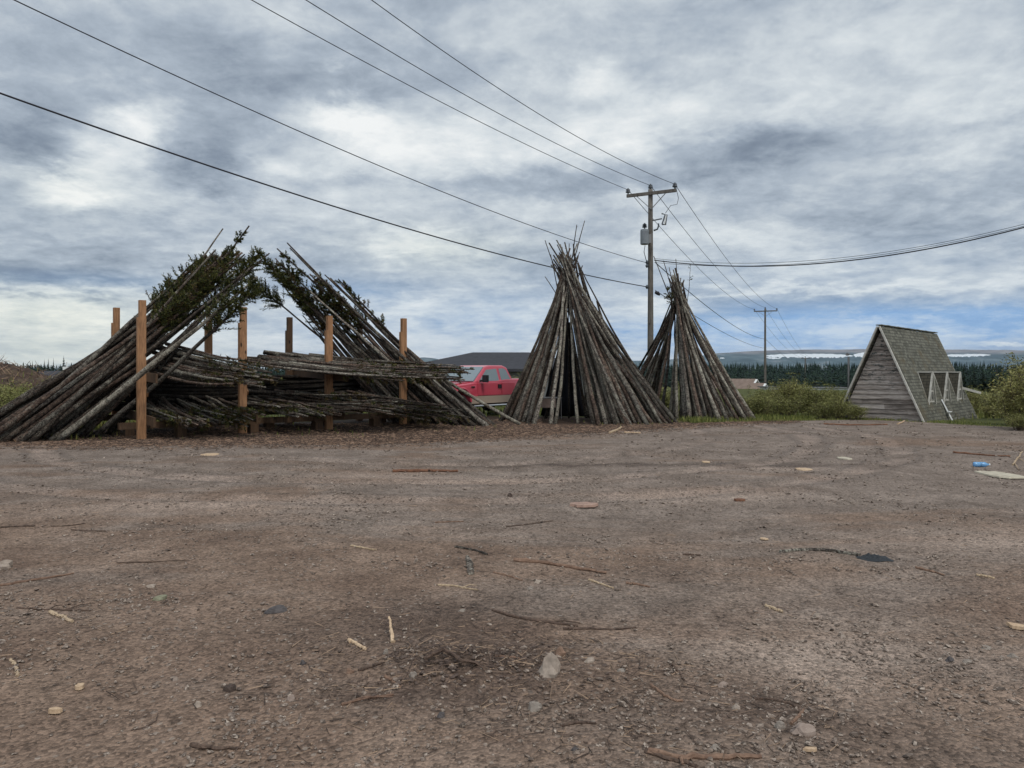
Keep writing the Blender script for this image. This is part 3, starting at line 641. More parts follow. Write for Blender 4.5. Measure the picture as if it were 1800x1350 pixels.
# ---------------------------------------------------------------- buildings
def simple(c1,c2,sc=6,rough=.85,aniso=(1,1,1)):
    def fn(t):
        a=t.noise(t.vmath('MULTIPLY',t.obj(),aniso),sc,5,.65); return {'Base Color':t.ramp(a,[(.3,c1),(.7,c2)]),'Roughness':rough}
    return fn
def shingle(c1,c2,c3,su=.21,sv=.115,moss=0.0):
    def fn(t):
        uv=t.N('ShaderNodeTexCoord').outputs['UV']
        br=t.N('ShaderNodeTexBrick',{'Vector':uv,'Scale':1.0,'Mortar Size':.008,'Brick Width':su,'Row Height':sv,'Color1':c1,'Color2':c2,'Mortar':srgb(40,40,36)},offset=.5)
        a=t.noise(t.obj(),1.3,5,.65); b=t.noise(t.obj(),14,4,.65)
        col=t.mix(t.band(a,.5,.7),br.outputs['Color'],c3); col=t.mix(t.math('MULTIPLY',t.band(b,.4,.75),.5),col,br.outputs['Color'])
        dk=t.math('ADD',.62,t.math('MULTIPLY',t.noise(t.obj(),5,5,.7),.7)); col=t.mix(1.0,col,t.N('ShaderNodeCombineColor',{0:dk,1:dk,2:dk}).outputs[0],'MULTIPLY')
        return {'Base Color':col,'Normal':t.bump(br.outputs['Fac'],-.5,.02),'Roughness':.95,'Specular IOR Level':.15}
    return fn
M['dark_roof']=mat('dark_roofing',simple(srgb(44,44,48),srgb(62,62,66),3,.95,(1,1,8)))
M['brown_roof']=mat('brown_roofing',simple(srgb(108,92,82),srgb(130,112,100),2))
M['white_paint']=mat('white_paint',simple(srgb(196,196,192),srgb(220,220,216),3))
M['grey_wall']=mat('grey_siding',simple(srgb(84,86,86),srgb(110,110,108),3,.9,(1,1,6)))
M['glass_dark']=mat('dark_glass',col=(.02,.025,.03,1),rough=.08,spec=.6)
# long hall with the dark hip roof behind the truck
def hall(name,x0,x1,y0,y1,zb,ze,zr,hip,over=.5):
    cx=(x0+x1)/2; e=empty(name,(cx,(y0+y1)/2,zb)); cy=(y0+y1)/2
    L=(x1-x0)/2; W=(y1-y0)/2; a=MB(); a.box((0,0,(ze-zb)/2),(2*L,2*W,ze-zb)); a.build('wall',M['grey_wall'],e)
    r=MB(); Lo,Wo=L+over,W+over; z=ze-zb; zt=zr-zb
    v=[(-Lo,-Wo,z),(Lo,-Wo,z),(Lo,Wo,z),(-Lo,Wo,z),(-Lo+hip,0,zt),(Lo-hip,0,zt),(-Lo,-Wo,z-.18),(Lo,-Wo,z-.18),(Lo,Wo,z-.18),(-Lo,Wo,z-.18)]
    r.add(v,[(0,1,5,4),(1,2,5),(2,3,4,5),(3,0,4),(0,6,7,1),(1,7,8,2),(2,8,9,3),(3,9,6,0),(6,9,8,7)]); r.build('roof',M['dark_roof'],e)
    return e
hl=hall('roofed_hall',-7.7,6.0,51,62,-.3,1.85,3.15,5.2)
m=MB()
for k in range(5):
    m=MB(); m.box((-5+k*2.4,-5.53,1.35),(.9,.06,.8)); m.build('window',M['glass_dark'],hl)
tag(hl,'long low building with a dark hip roof behind the red pickup','building')
gl=hall('flat_roofed_shed',-44.0,-31.5,60,68,-.6,.9,1.75,4,.4); tag(gl,'low building with a grey roof behind the left leaning poles','building')
# white pipe frame standing before the grey roof
m=MB(); d=52.; x=(116.5-900)/F*d; zt=EYE+(HY-645)/F*d
e=empty('pipe_frame',(x,d,gz(x,d)))
for s in (-1,1): MB().tube([(s*.17,0,-.05),(s*.17,0,.8),(s*.17,0,zt-.1)],.035,8).build('post',M['white_paint'],e)
MB().box((0,0,zt-.02),(.46,.08,.22)).build('crossbar',M['white_paint'],e)
MB().tube([(.02,0,zt+.06),(.02,0,zt+.25),(.02,0,zt+.42)],.03,8).build('vent_pipe',M['white_paint'],e)
tag(e,'white pipe frame with two posts in front of the grey roof on the left','pipe frame')
# houses past the second tipi
def house(name,px,py,d,L,W,hw,hr,rotz,label):
    x=(px-900)/F*d; zr=EYE+(HY-py)/F*d; zb=zr-hr; e=empty(name,(x,d,zb),rotz)
    a=MB(); y0,y1=-L/2,L/2
    a.add([(-W/2,y0,-2),(W/2,y0,-2),(W/2,y0,hw),(0,y0,hr-.06),(-W/2,y0,hw),(-W/2,y1,-2),(W/2,y1,-2),(W/2,y1,hw),(0,y1,hr-.06),(-W/2,y1,hw)],[(0,1,2,3,4),(9,8,7,6,5),(0,5,6,1),(1,6,7,2),(4,9,5,0)]); a.build('wall',M['white_paint'],e)
    r=MB(); o=.4; sl=(hr-hw)/(W/2)
    for s in (-1,1):
        p=[(0,y0-o,hr),(0,y1+o,hr),(s*(W/2+o),y1+o,hw-sl*o),(s*(W/2+o),y0-o,hw-sl*o)]; q=[(b[0],b[1],b[2]-.16) for b in p]
        r.add(p+q,[(0,1,2,3),(4,7,6,5),(0,4,5,1),(1,5,6,2),(2,6,7,3),(3,7,4,0)])
    r.build('roof',M['brown_roof'],e)
    t_=MB()
    for s in (-1,1): t_.beam((0,y0-o-.05,hr-.10),(s*(W/2+o),y0-o-.05,hw-sl*o-.10),.08,.42,(0,1,0))
    t_.build('barge_board',M['white_paint'],e)
    for s in (-1,1):
        f=MB(); f.box((s*W*.22,y0-.03,hw*.55),(.9,.08,.9)); f.build('window',M['glass_dark'],e)
    tag(e,label,'house','houses at the edge of the forest')
house('gabled_house',1266,665.5,100,9,4.6,1.5,3.1,R(50),'house with brown roof and white gable, nearest the smaller tipi')
house('gabled_house',1322,673,96,2.4,3.0,1.3,2.4,R(50),'smaller brown roofed white house just left of the second utility pole')
def shed(px0,px1,py,d,h,label):
    x0,x1=(px0-900)/F*d,(px1-900)/F*d; z=EYE+(HY-py)/F*d; e=empty('white_shed',((x0+x1)/2,d,z-h))
    MB().box((0,0,h/2-1),(x1-x0,3,h+2)).build('wall',M['white_paint'],e); MB().box((0,0,h+.05),(x1-x0+.5,3.5,.1)).build('roof',M['grey_wall'],e)
    for k in range(3): MB().box(((k-1)*(x1-x0)*.3,-1.53,h*.45),(.7,.08,.6)).build('window',M['glass_dark'],e)
    tag(e,label,'shed','low white buildings behind the shrubs')
shed(1343,1362,680.5,92,2,'short white shed just right of the second utility pole')
shed(1404,1482,682,90,2,'long white shed behind the shrubs left of the cabin')
# ---------------------------------------------------------------- poles
def pole_mesh(name, a, b, r0, r1, matn, bend=.012, stubs=18, n=9, seg=15, stublen=.05):
    """tapered spruce pole from a (butt) to b (tip); vertices relative to a"""
    a=np.asarray(a,float); b=np.asarray(b,float); L=np.linalg.norm(b-a); u=np.linspace(0,1,seg); ax=(b-a)/L
    sd=np.cross(ax,[0,0,1.]); nn=np.linalg.norm(sd); sd=sd/nn if nn>.05 else np.array([1.,0,0]); up=np.cross(sd,ax)
    k1,k2=RNG.normal(0,bend*L,2); p1=RNG.random()*6.28
    wob=np.cumsum(RNG.normal(0,.0016*L,(seg,2)),0); wob-=u[:,None]*wob[-1]
    off=(np.sin(u*np.pi)*k1+.4*k2*np.sin(2*np.pi*u+p1)*u+wob[:,0]); of2=np.sin(u*np.pi)*k2*.7-.012*L*np.sin(u*np.pi)+wob[:,1]
    off[0]=of2[0]=0
    pts=(ax[None]*(u*L)[:,None])+sd[None]*off[:,None]+up[None]*of2[:,None]
    rad=r0+(r1-r0)*u**.9
    m=MB(); m.tube(pts,rad,n,0,cap=1,jit=.075); m.m[-1]=0
    for q in range(stubs):
        uu=RNG.random()**.8; c=np.array([np.interp(uu,u,pts[:,k]) for k in range(3)]); r=r0+(r1-r0)*uu
        th=RNG.random()*6.28; d=np.cos(th)*sd+np.sin(th)*up+ax*RNG.uniform(.1,.6); d/=np.linalg.norm(d); l=r+stublen*(.3+RNG.random()); w=.006+.05*r
        e=np.cross(d,ax); e/=np.linalg.norm(e)+1e-9; g=np.cross(d,e)
        m.add([c+e*w*2,c-e*w-g*w*1.7,c-e*w+g*w*1.7,c+d*l+e*w*.5,c+d*l-e*w*.5],[(0,1,4,3),(1,2,4),(2,0,3,4)])
    return m.mesh(name,[M[matn],M['cut']],True), pts
def needles_mesh(pts, t0, t1, nb, blen, dens=13, brown=.0, updir=None, droop=.1, org=None):
    """sprays of needles on side branches between fractions t0..t1 of a pole"""
    L=pts[-1]-pts[0]; ax=L/np.linalg.norm(L); q=[]; mi=[]
    sd=np.cross(ax,[0,0,1.]); sd/=np.linalg.norm(sd)+1e-9; up=np.cross(sd,ax)
    uu=np.linspace(0,1,len(pts))
    def dia(c,d,l,w,m):
        s=np.cross(d,RNG.normal(0,1,3)); s/=np.linalg.norm(s)+1e-9
        q.extend([c,c+d*l*.45+s*w,c+d*l,c+d*l*.45-s*w]); mi.append(m)
    for k in range(nb):
        u=t0+(t1-t0)*RNG.random(); c=np.array([np.interp(u,uu,pts[:,j]) for j in range(3)])
        if org is not None and pxof(c+org)<268: continue
        th=RNG.random()*6.28; d=np.cos(th)*sd+np.sin(th)*up+ax*RNG.uniform(.5,1.3)
        if updir is not None: d=d+np.asarray(updir)
        d/=np.linalg.norm(d); bl=blen*RNG.uniform(.45,1.1)*(1-.45*(u-t0)/(t1-t0+1e-6)); mm=1 if RNG.random()<brown else 0
        s=np.cross(d,[0.3,.2,1]); s/=np.linalg.norm(s); w=.006
        e=c+d*bl+np.array([0,0,-droop*bl]); q.extend([c-s*w,c+s*w,e+s*w*.4,e-s*w*.4]); mi.append(2)
        for j in range(dens):
            f=.15+.85*(j+RNG.random())/dens; p=c+(e-c)*f
            for side in (-1,1):
                td=d*RNG.uniform(.5,1)+side*s*RNG.uniform(.3,1)+RNG.normal(0,.35,3); td/=np.linalg.norm(td)
                tl=(.05+.07*RNG.random())*(1.15-.5*f); dia(p,td,tl,.007+.006*RNG.random(),mm); 
                dia(p+td*tl*.4,td+RNG.normal(0,.6,3)*.6,tl*.6,.010,mm)
    return fastmesh('needles',np.array(q),4,[M['needles'],M['needles_brown'],M['bark_dark']],mi)
BARKS={'bark_shade':'blackish brown','bark_grey':'grey brown','bark_red':'reddish brown','bark_dark':'dark brown','bark_pale':'pale lichen spotted'}
def pole(name,a,b,r0,r1,matn,**kw):
    me,pts=pole_mesh(name,a,b,r0,r1,matn,**kw); o=link(name,me,loc=a); o['bark']=BARKS[matn]; return o,pts
def pick(w): 
    ks=['bark_grey','bark_red','bark_dark','bark_pale']; return ks[RNG.choice(4,p=np.array(w)/sum(w))]
def pxof(p): return 900+F*p[0]/p[1]
# ---- tipis ------------------------------------------------------
def tipi(feet, cross, crossd, center, R_, nback, backrange, tall, name, grp, rr, big, tiplen=(.25,.8),dx=(7,14)):
    """feet: photo pixels of the front feet; rest is filled round the rear"""
    out=[]
    for i,(px,py,ofs,bk) in enumerate(feet):
        f=G(px,py); f[2]-=.03
        c=P(cross[0]+ofs+RNG.normal(0,dx[0]*.5),cross[1]+RNG.normal(0,dx[1]),crossd+RNG.normal(0,.12)-.12*(f[1]<center[1]))
        d=c-f; ln=np.linalg.norm(d); tip=c+d/ln*RNG.uniform(*tiplen); r=RNG.uniform(*rr)*(1 if bk!='thin' else .6)
        o,pts=pole(name,f,tip,r,RNG.uniform(.018,.03),{'g':'bark_grey','r':'bark_red','d':'bark_dark','p':'bark_pale','thin':'bark_grey'}[bk],bend=.008,stubs=26,stublen=.045)
        out.append((o,'front',px))
    for i in range(nback):
        th=R(RNG.uniform(*backrange)); f=np.array([center[0]+R_*math.cos(th),center[1]+R_*.96*math.sin(th),0]); f[2]=gz(f[0],f[1])-.03
        c=P(cross[0]+RNG.normal(0,dx[0]),cross[1]+RNG.normal(0,dx[1]),crossd+abs(RNG.normal(0,.12)))
        d=c-f; ln=np.linalg.norm(d); tip=c+d/ln*RNG.uniform(.05,.5); r=RNG.uniform(*rr)*.92
        o,pts=pole(name,f,tip,r,RNG.uniform(.014,.026),pick([3,2,5,.4]),bend=.008,stubs=20,stublen=.04)
        out.append((o,'back',pxof(f)))
    for (px0,py0,px1,py1,d,r) in tall:
        a=P(px0,py0,d); b=P(px1,py1,d-.15); dr=(a-b)/np.linalg.norm(a-b)
        # follow the line down to the ground at the far side of the circle
        L=(a[2]-.0)/max(dr[2]*-1,1e-3) if dr[2]<0 else 3
        foot=a+dr*L; foot[2]=gz(foot[0],foot[1])-.03
        o,pts=pole(name,foot,b,r,.012,'bark_dark',bend=.004,stubs=26,stublen=.04); out.append((o,'tall',pxof(b)))
    fr=sorted([q for q in out if q[1]=='front'],key=lambda q:q[2]); bk=sorted([q for q in out if q[1]=='back'],key=lambda q:q[2]); tl=sorted([q for q in out if q[1]=='tall'],key=lambda q:q[2])
    for i,q in enumerate(fr): tag(q[0],f"{q[0]['bark']} pole, {ordw(i)} foot from left along the {big} tipi's front",'tipi pole',grp)
    for i,q in enumerate(bk): tag(q[0],f"{q[0]['bark']} rear pole of the {big} tipi, {ordw(i)} from left",'tipi pole',grp)
    for i,q in enumerate(tl): tag(q[0],f"{ordw(i)} from left of the tips sticking far out of the {big} tipi's peak",'tipi pole',grp)
    return out
T1=[(882,739,-4,'d'),(890,737,-2,'d'),(897,737,-5,'r'),(906,738,-2,'d'),(914,740,-5,'d'),(923,741,-4,'d'),(933,742,-3,'d'),(879,740,-6,'d'),(886,738,-5,'g'),(893,739,-4,'r'),(901,739,-4,'g'),(910,743,-4,'r'),(919,742,-3,'g'),(927,745,-2,'g'),(939,745,-2,'g'),(968,745,-4,'g'),(976,745,0,'p'),(1016,744,-6,'p'),
    (1044,746,-2,'g'),(1053,748,0,'r'),(1066,746,0,'g'),(1073,746,2,'d'),(1082,746,1,'g'),(1092,742,1,'d'),(1105,747,2,'r'),(1109,747,0,'g'),(1118,745,0,'g'),(1126,745,0,'r'),(1131,744,-4,'d'),(1139,747,-3,'g'),(1148,745,-4,'r'),
    (1155,743,-7,'p'),(1163,745,-8,'p'),(1170,743,-10,'d'),(1176,745,-11,'r'),(1181,745,-13,'d'),(1190,743,-16,'g')]
un_=RNG.uniform
T1+=[(x,743+un_(-2,2),(x-1044)*-.09,k) for x,k in [(1048,'d'),(1060,'g'),(1070,'r'),(1078,'p'),(1087,'g'),(1097,'d'),(1101,'g'),(1113,'r'),(1122,'g'),(1134,'p'),(1143,'g'),(1152,'d'),(1159,'g'),(1167,'r'),(904,'g'),(916,'d'),(930,'r'),(935,'g')]]
c1=np.array([2.62,26.0])
tipi(T1,(999,478),25.6,c1,2.95,40,(-8,158),[(990,500,958,422,25.4,.055),(985,520,968,447,25.5,.05),(1000,480,1014,395,25.3,.055),(1002,470,1028,388,25.3,.055),(1000,480,1000,428,25.7,.03),(1003,480,1019,443,25.2,.05),(996,490,988,434,25.3,.05),(975,510,958,486,25.2,.045)],'tipi_pole','poles of the taller tipi',(.056,.076),'taller')
# short steep rear poles forming the right shoulder
sh=[]
for i,(px0,py0,px1,py1,d) in enumerate([(1112,690,1049,529,27.4),(1106,690,1040,530,27.3),(1098,690,1030,505,27.2),(1118,700,1046,540,27.5),(1094,690,1021,475,27.2),(1086,690,1016,462,27.0)]):
    a=P(px0,py0,d+.5); b=P(px1,py1,d-.6); dr=(a-b)/np.linalg.norm(a-b); foot=a+dr*(a[2]/-dr[2]); foot[2]=gz(foot[0],foot[1])-.03
    o,_=pole('tipi_pole',foot,b,.075,.035,pick([2,2,3,0]),bend=.004,stubs=22); sh.append(o)
    tag(o,f"{o['bark']} pole, {ordw(i)} from left on the taller tipi's right shoulder",'tipi pole','poles of the taller tipi')
T2=[(x,739,(x-1220)*.02,k) for x,k in [(1208,'g'),(1223,'d'),(1231,'g'),(1238,'d'),(1262,'g'),(1270,'r'),(1285,'d'),(1295,'p'),(1309,'g'),(1317,'d')]]+[(1177,737,1,'p'),(1184,738,0,'d'),(1190,739,0,'p'),(1198,738,0,'d'),(1204,739,0,'g'),(1213,740,0,'g'),(1219,739,0,'d'),(1227,740,0,'p'),(1234,741,1,'r'),(1242,739,0,'g'),(1247,738,1,'d'),(1252,740,1,'r'),(1258,739,1,'p'),(1266,741,1,'p'),(1273,739,1,'d'),(1280,740,1,'g'),
    (1290,739,1,'g'),(1299,740,2,'r'),(1306,739,2,'d'),(1313,740,2,'p'),(1321,739,3,'r'),(1328,739,4,'p')]
c2=np.array([6.2,27.0])
o2=tipi(T2,(1192,520),26.6,c2,2.55,22,(5,165),[(1186,535,1149,450,26.5,.05),(1189,530,1166,458,26.4,.05),(1192,520,1188,455,26.9,.035),(1190,520,1176,470,26.6,.045)],'tipi_pole','poles of the smaller tipi',(.060,.080),'smaller',(.3,.9),(5,10))
for i,(px,py,bk) in enumerate([(1076,733,'d'),(1090,734,'g'),(1104,734,'d'),(1118,735,'p'),(1130,735,'d'),(1140,735,'g'),(1148,736,'r'),(1161,736,'g')]):
    f=G(px,py); f[2]-=.03; c=P(1188+RNG.normal(0,4),524+RNG.normal(0,10),26.7); d=c-f; tip=c+d/np.linalg.norm(d)*RNG.uniform(.1,.7)
    o,_=pole('tipi_pole',f,tip,RNG.uniform(.058,.075),.026,{'d':'bark_dark','g':'bark_grey','p':'bark_pale','r':'bark_red'}[bk],bend=.006,stubs=20)
    tag(o,f"{o['bark']} pole, {ordw(i)} from left on the smaller tipi's open left side",'tipi pole','poles of the smaller tipi')
# leafy sapling and needle tufts at the smaller peak
o,pts=pole('tipi_pole',P(1178,600,27.3)*[1,1,0]+[0,0,gz(6,27.3)],P(1214,464,26.9),.03,.006,'bark_dark',bend=.004,stubs=10); tag(o,'thin sapling with a few leaves leaning out right of the smaller tipi peak','tipi pole','poles of the smaller tipi')
link('leaves',needles_mesh(pts,.86,1.0,6,.16,2),o)
for nm,q in (('needle_tuft',o2[-4]),):
    ob=q[0]; v=np.array([x.co[:] for x in ob.data.vertices][:15*9]).reshape(15,9,3).mean(1)
    link('needles',needles_mesh(v,.70,.80,16,.30,10,.2),ob)
# ---- rack -------------------------------------------------------
U=np.array([.772,.636,0]); Nn=np.array([-.636,.772,0]); Zv=np.array([0,0,1.])
p1=np.array([-9.05,18.1,0]); SP=2.465; WD=2.83
fr_posts=[p1+U*SP*i for i in range(4)]; bk_posts=[q+Nn*WD for q in fr_posts]
rack=empty('pole_rack',(p1+fr_posts[3])/2+Nn*WD/2); ro=np.array(rack.location)
tag(rack,'timber rack of orange brown posts and beams holding two tiers of poles','rack')
AX=[U,Nn,Zv]
def rpost(q,h,back,sis,mt='lumber'):
    z0=gz(q[0],q[1])-.06; m=MB(); m.box((q[0]-ro[0],q[1]-ro[1],(z0+h)/2),(.15,.14,h-z0),AX)
    o=m.build('post',M[mt],rack)
    s=MB(); s.box((q[0]-ro[0]-U[0]*.098*sis,q[1]-ro[1]-U[1]*.098*sis,(z0+h-.42)/2),(.042,.136,h-.42-z0),AX); s.build('sister_board',M[mt],o)
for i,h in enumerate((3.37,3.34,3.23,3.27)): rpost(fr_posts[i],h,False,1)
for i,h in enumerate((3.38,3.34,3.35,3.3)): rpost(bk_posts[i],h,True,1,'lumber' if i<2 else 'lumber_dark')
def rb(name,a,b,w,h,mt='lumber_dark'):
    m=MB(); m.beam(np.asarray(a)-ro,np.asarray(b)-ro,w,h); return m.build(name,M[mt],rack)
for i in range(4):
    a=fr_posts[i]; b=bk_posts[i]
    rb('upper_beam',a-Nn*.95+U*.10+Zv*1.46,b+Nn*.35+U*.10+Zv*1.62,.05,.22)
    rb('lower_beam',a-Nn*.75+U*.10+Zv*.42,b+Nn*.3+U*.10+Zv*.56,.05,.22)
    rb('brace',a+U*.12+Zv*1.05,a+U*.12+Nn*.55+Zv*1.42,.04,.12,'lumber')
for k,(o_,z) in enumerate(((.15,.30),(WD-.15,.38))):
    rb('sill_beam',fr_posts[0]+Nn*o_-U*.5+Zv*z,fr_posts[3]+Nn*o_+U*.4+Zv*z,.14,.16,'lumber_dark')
for i in range(9):
    q=fr_posts[0]+U*(SP*3*i/8)+Nn*(.15 if i%2 else 1.4); z0=gz(q[0],q[1])
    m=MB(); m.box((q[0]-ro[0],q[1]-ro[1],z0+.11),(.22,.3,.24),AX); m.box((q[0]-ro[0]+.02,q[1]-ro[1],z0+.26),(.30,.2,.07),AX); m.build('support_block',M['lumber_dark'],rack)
rackpoles=[]
# long poles added against the rear posts to darken the gap between tiers
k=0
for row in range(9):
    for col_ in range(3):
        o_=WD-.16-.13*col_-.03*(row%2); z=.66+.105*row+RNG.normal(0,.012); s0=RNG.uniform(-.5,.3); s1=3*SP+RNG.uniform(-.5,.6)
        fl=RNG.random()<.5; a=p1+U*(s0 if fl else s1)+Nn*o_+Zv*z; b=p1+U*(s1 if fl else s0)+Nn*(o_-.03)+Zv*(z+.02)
        o,_=pole('stacked_pole',a,b,RNG.uniform(.062,.075),.045,'bark_shade',bend=.002,stubs=8)
        tag(o,'blackish pole added lengthwise along the rear posts to darken the rack','stacked pole','poles added lengthwise at the back of the rack'); k+=1
def stack(n,buttpx,tippx,rr,where,grp,mats,stubs=20,need=.0,bend=.010,fringe=None,longtail=0):
    """each row: butt box (px0,px1,py0,py1,d0,d1), tip box likewise; py follows px via slope"""
    got=[]
    for i in range(n):
        a=P(*buttpx()); b=P(*tippx())
        r=RNG.uniform(*rr); o,pts=pole('stacked_pole',a,b,r,r*RNG.uniform(.22,.4),pick(mats),bend=bend,stubs=stubs,stublen=.05)
        if RNG.random()<need: link('needles',needles_mesh(pts,.55,.98,int(RNG.integers(8,20)),.26,9,.55,droop=.4),o)
        got.append((pxof(b),(HY-(b[2]-EYE)/b[1]*F),b[1],o))
    got.sort(key=lambda g:g[0])
    for i,g in enumerate(got): tag(g[3],f"{g[3]['bark']} pole, {ordw(i)} tip from left, {where}",'stacked pole',grp)
    return got
un=RNG.uniform
# upper left bundle: butts near the first frame, tips drooping towards the viewer
def ub():
    t=un(); ub.t=t; dp=un(); ub.q=dp
    return (268+34*dp+un(-4,4), 604+48*t+un(-4,4), 20.6-1.1*t+un(-.2,.3))
def ut():
    t=ub.t; dp=ub.q
    return (400+118*dp*(1-.25*t)+un(-18,10), 640+32*t+ (ub.q)*8+un(-5,5), 17.6-.5*t+un(-.2,.2))
stack(46,ub,ut,(.045,.066),'rack upper tier, left bundle','upper tier, left bundle',[4,3,2,2],need=.35,stubs=40)
# upper right bundle: long poles lying along the front, thin tips past the last post
def rb_():
    t=un(); rb_.t=t; rb_.s=un()
    return (430+120*rb_.s, 616+24*t+rb_.s*6+un(-2,2), 20.7+1.5*(1-t)+un(-.2,.2))
def rt_():
    t=rb_.t
    return (630+205*(.25+.75*un())*(1-.12*abs(t-.5)*2)+rb_.s*10, 633+33*t+un(-4,4)+rb_.s*3, 19.6+1.6*(1-t)+un(-.2,.2))
stack(84,rb_,rt_,(.034,.052),'rack upper tier, right bundle','upper tier, right bundle',[3,4,3,1],need=.34,stubs=40)
# lower tier
def lb(x0,x1,y0,y1,d):
    def f():
        lb.t=un(); return (x0+(x1-x0)*lb.t+un(-5,5), y0+(y1-y0)*un(), d+un(-.4,.4))
    return f
def lt(x0,x1,y0,y1,d,):
    def f(): return (x0+(x1-x0)*lb.t+un(-12,12), y0+(y1-y0)*un(), d+un(-.3,.3))
    return f
stack(20,lb(225,285,690,716,21.2),lt(318,372,734,754,17.2),(.05,.066),'lower tier right of first post','lower tier, left bundle',[4,3,2,1],need=.15,stubs=30)
stack(20,lb(280,370,688,706,22),lt(380,456,728,752,18.0),(.042,.06),'lower tier left of second post','lower tier, second bundle',[3,3,3,1],need=.45,stubs=30)
stack(26,lb(370,500,684,700,23),lt(500,606,712,738,18.8),(.042,.06),'lower tier left of third post','lower tier, third bundle',[3,3,3,1],need=.3,stubs=28)
stack(30,lb(430,560,680,706,22.0),lt(630,722,694,730,19.5),(.034,.05),'lower tier right of third post','lower tier, fourth bundle',[3,3,3,1],need=.2,stubs=26)
stack(24,lb(560,650,686,704,24),lt(735,818,708,742,21.0),(.032,.048),'lower tier beyond fourth post','lower tier, right bundle',[3,3,4,1],need=.3,stubs=26)
# ---- leaning poles, left ------------------------------------------
BARK_L=[3,4,4,1]; lean=[]
def leanpole(foot,mid,L,r,mt,tipr=None,need=None,name='leaning_pole'):
    d=mid-foot; d/=np.linalg.norm(d); b=foot+d*L
    o,pts=pole(name,foot,b,r,tipr or r*.28,mt,bend=.009,stubs=26,stublen=.05)
    if need: link('needles',needles_mesh(pts,*need[:2],int(need[2]*2.4),need[3],17,need[4],updir=(-.25,0,.45),org=foot),o)
    return o,b
nL=44
for i in range(nL):
    wv=un(.12,.92); zm=1.75+1.15*un()
    zm=min(zm, 1.75+1.2*(1-abs(wv-.5)*.9)); ang=R(un(36,44)+ (6 if un()<.25 else 0))
    m_=p1+Nn*WD*wv+Zv*zm; f=m_-U*(zm/math.tan(ang)); f=f+Nn*un(-.25,.1); f[2]=gz(f[0],f[1])+un(0,.05)-.02
    L=un(6.3,7.9)
    zt=L*math.sin(ang)
    if zt>4.9: L=4.9/math.sin(ang)
    nd=None
    if i%5<3: nd=(.55,.97,int(un(16,26)),.55,.12 if i%3 else .4)
    o,b=leanpole(f,m_,L,un(.062,.092),pick(BARK_L),need=nd); lean.append((pxof(f),o))
def px_pole(fp,mp,md,tp,td,r,mt,nd=None,lst=None):
    f=G(*fp); f[2]-=.03; tpt=P(tp[0],tp[1],td); d=tpt-f; L=np.linalg.norm(d)
    o,b=leanpole(f,tpt,L,r,mt,need=nd); (lean if lst is None else lst).append((fp[0],o)); return o
# front ones that cross before the first post
px_pole((97,775),0,0,(452,486),17.3,.092,'bark_pale',(.74,.98,16,.55,.0))
px_pole((160,769),0,0,(446,512),17.2,.085,'bark_grey',(.72,1.0,34,.62,.0))
px_pole((34,774),0,0,(332,520),19.5,.098,'bark_red')
px_pole((0,776),0,0,(338,474),20.6,.092,'bark_grey',(.62,.9,14,.6,.2))
px_pole((70,770),0,0,(345,520),19.6,.085,'bark_dark')
px_pole((130,768),0,0,(440,470),20.0,.08,'bark_grey')
px_pole((188,764),0,0,(330,585),19.3,.075,'bark_dark')
px_pole((200,760),0,0,(300,610),19.5,.07,'bark_dark')
px_pole((105,768),0,0,(392,402),21.0,.07,'bark_grey')
px_pole((118,766),0,0,(438,397),20.8,.07,'bark_dark',(.80,.95,12,.34,.0))
px_pole((110,768),0,0,(420,440),20.7,.075,'bark_red',(.66,1.0,22,.5,.05))
px_pole((90,768),0,0,(400,450),20.9,.075,'bark_grey',(.60,1.0,26,.6,.1))
px_pole((60,768),0,0,(366,455),21.0,.08,'bark_red',(.55,1.0,30,.65,.1))
px_pole((45,768),0,0,(345,458),21.1,.08,'bark_dark',(.50,.98,30,.65,.15))
px_pole((140,768),0,0,(455,446),20.2,.07,'bark_red',(.76,1.0,34,.5,.0))
lean.sort(key=lambda q:q[0])
for i,(x,o) in enumerate(lean):
    gtxt=' needle-topped' if o.children else ''
    tag(o,f"{o['bark']}{gtxt} pole, {ordw(i)} butt from left in the rack's left lean",'leaning pole','poles leaning on the left end of the rack')
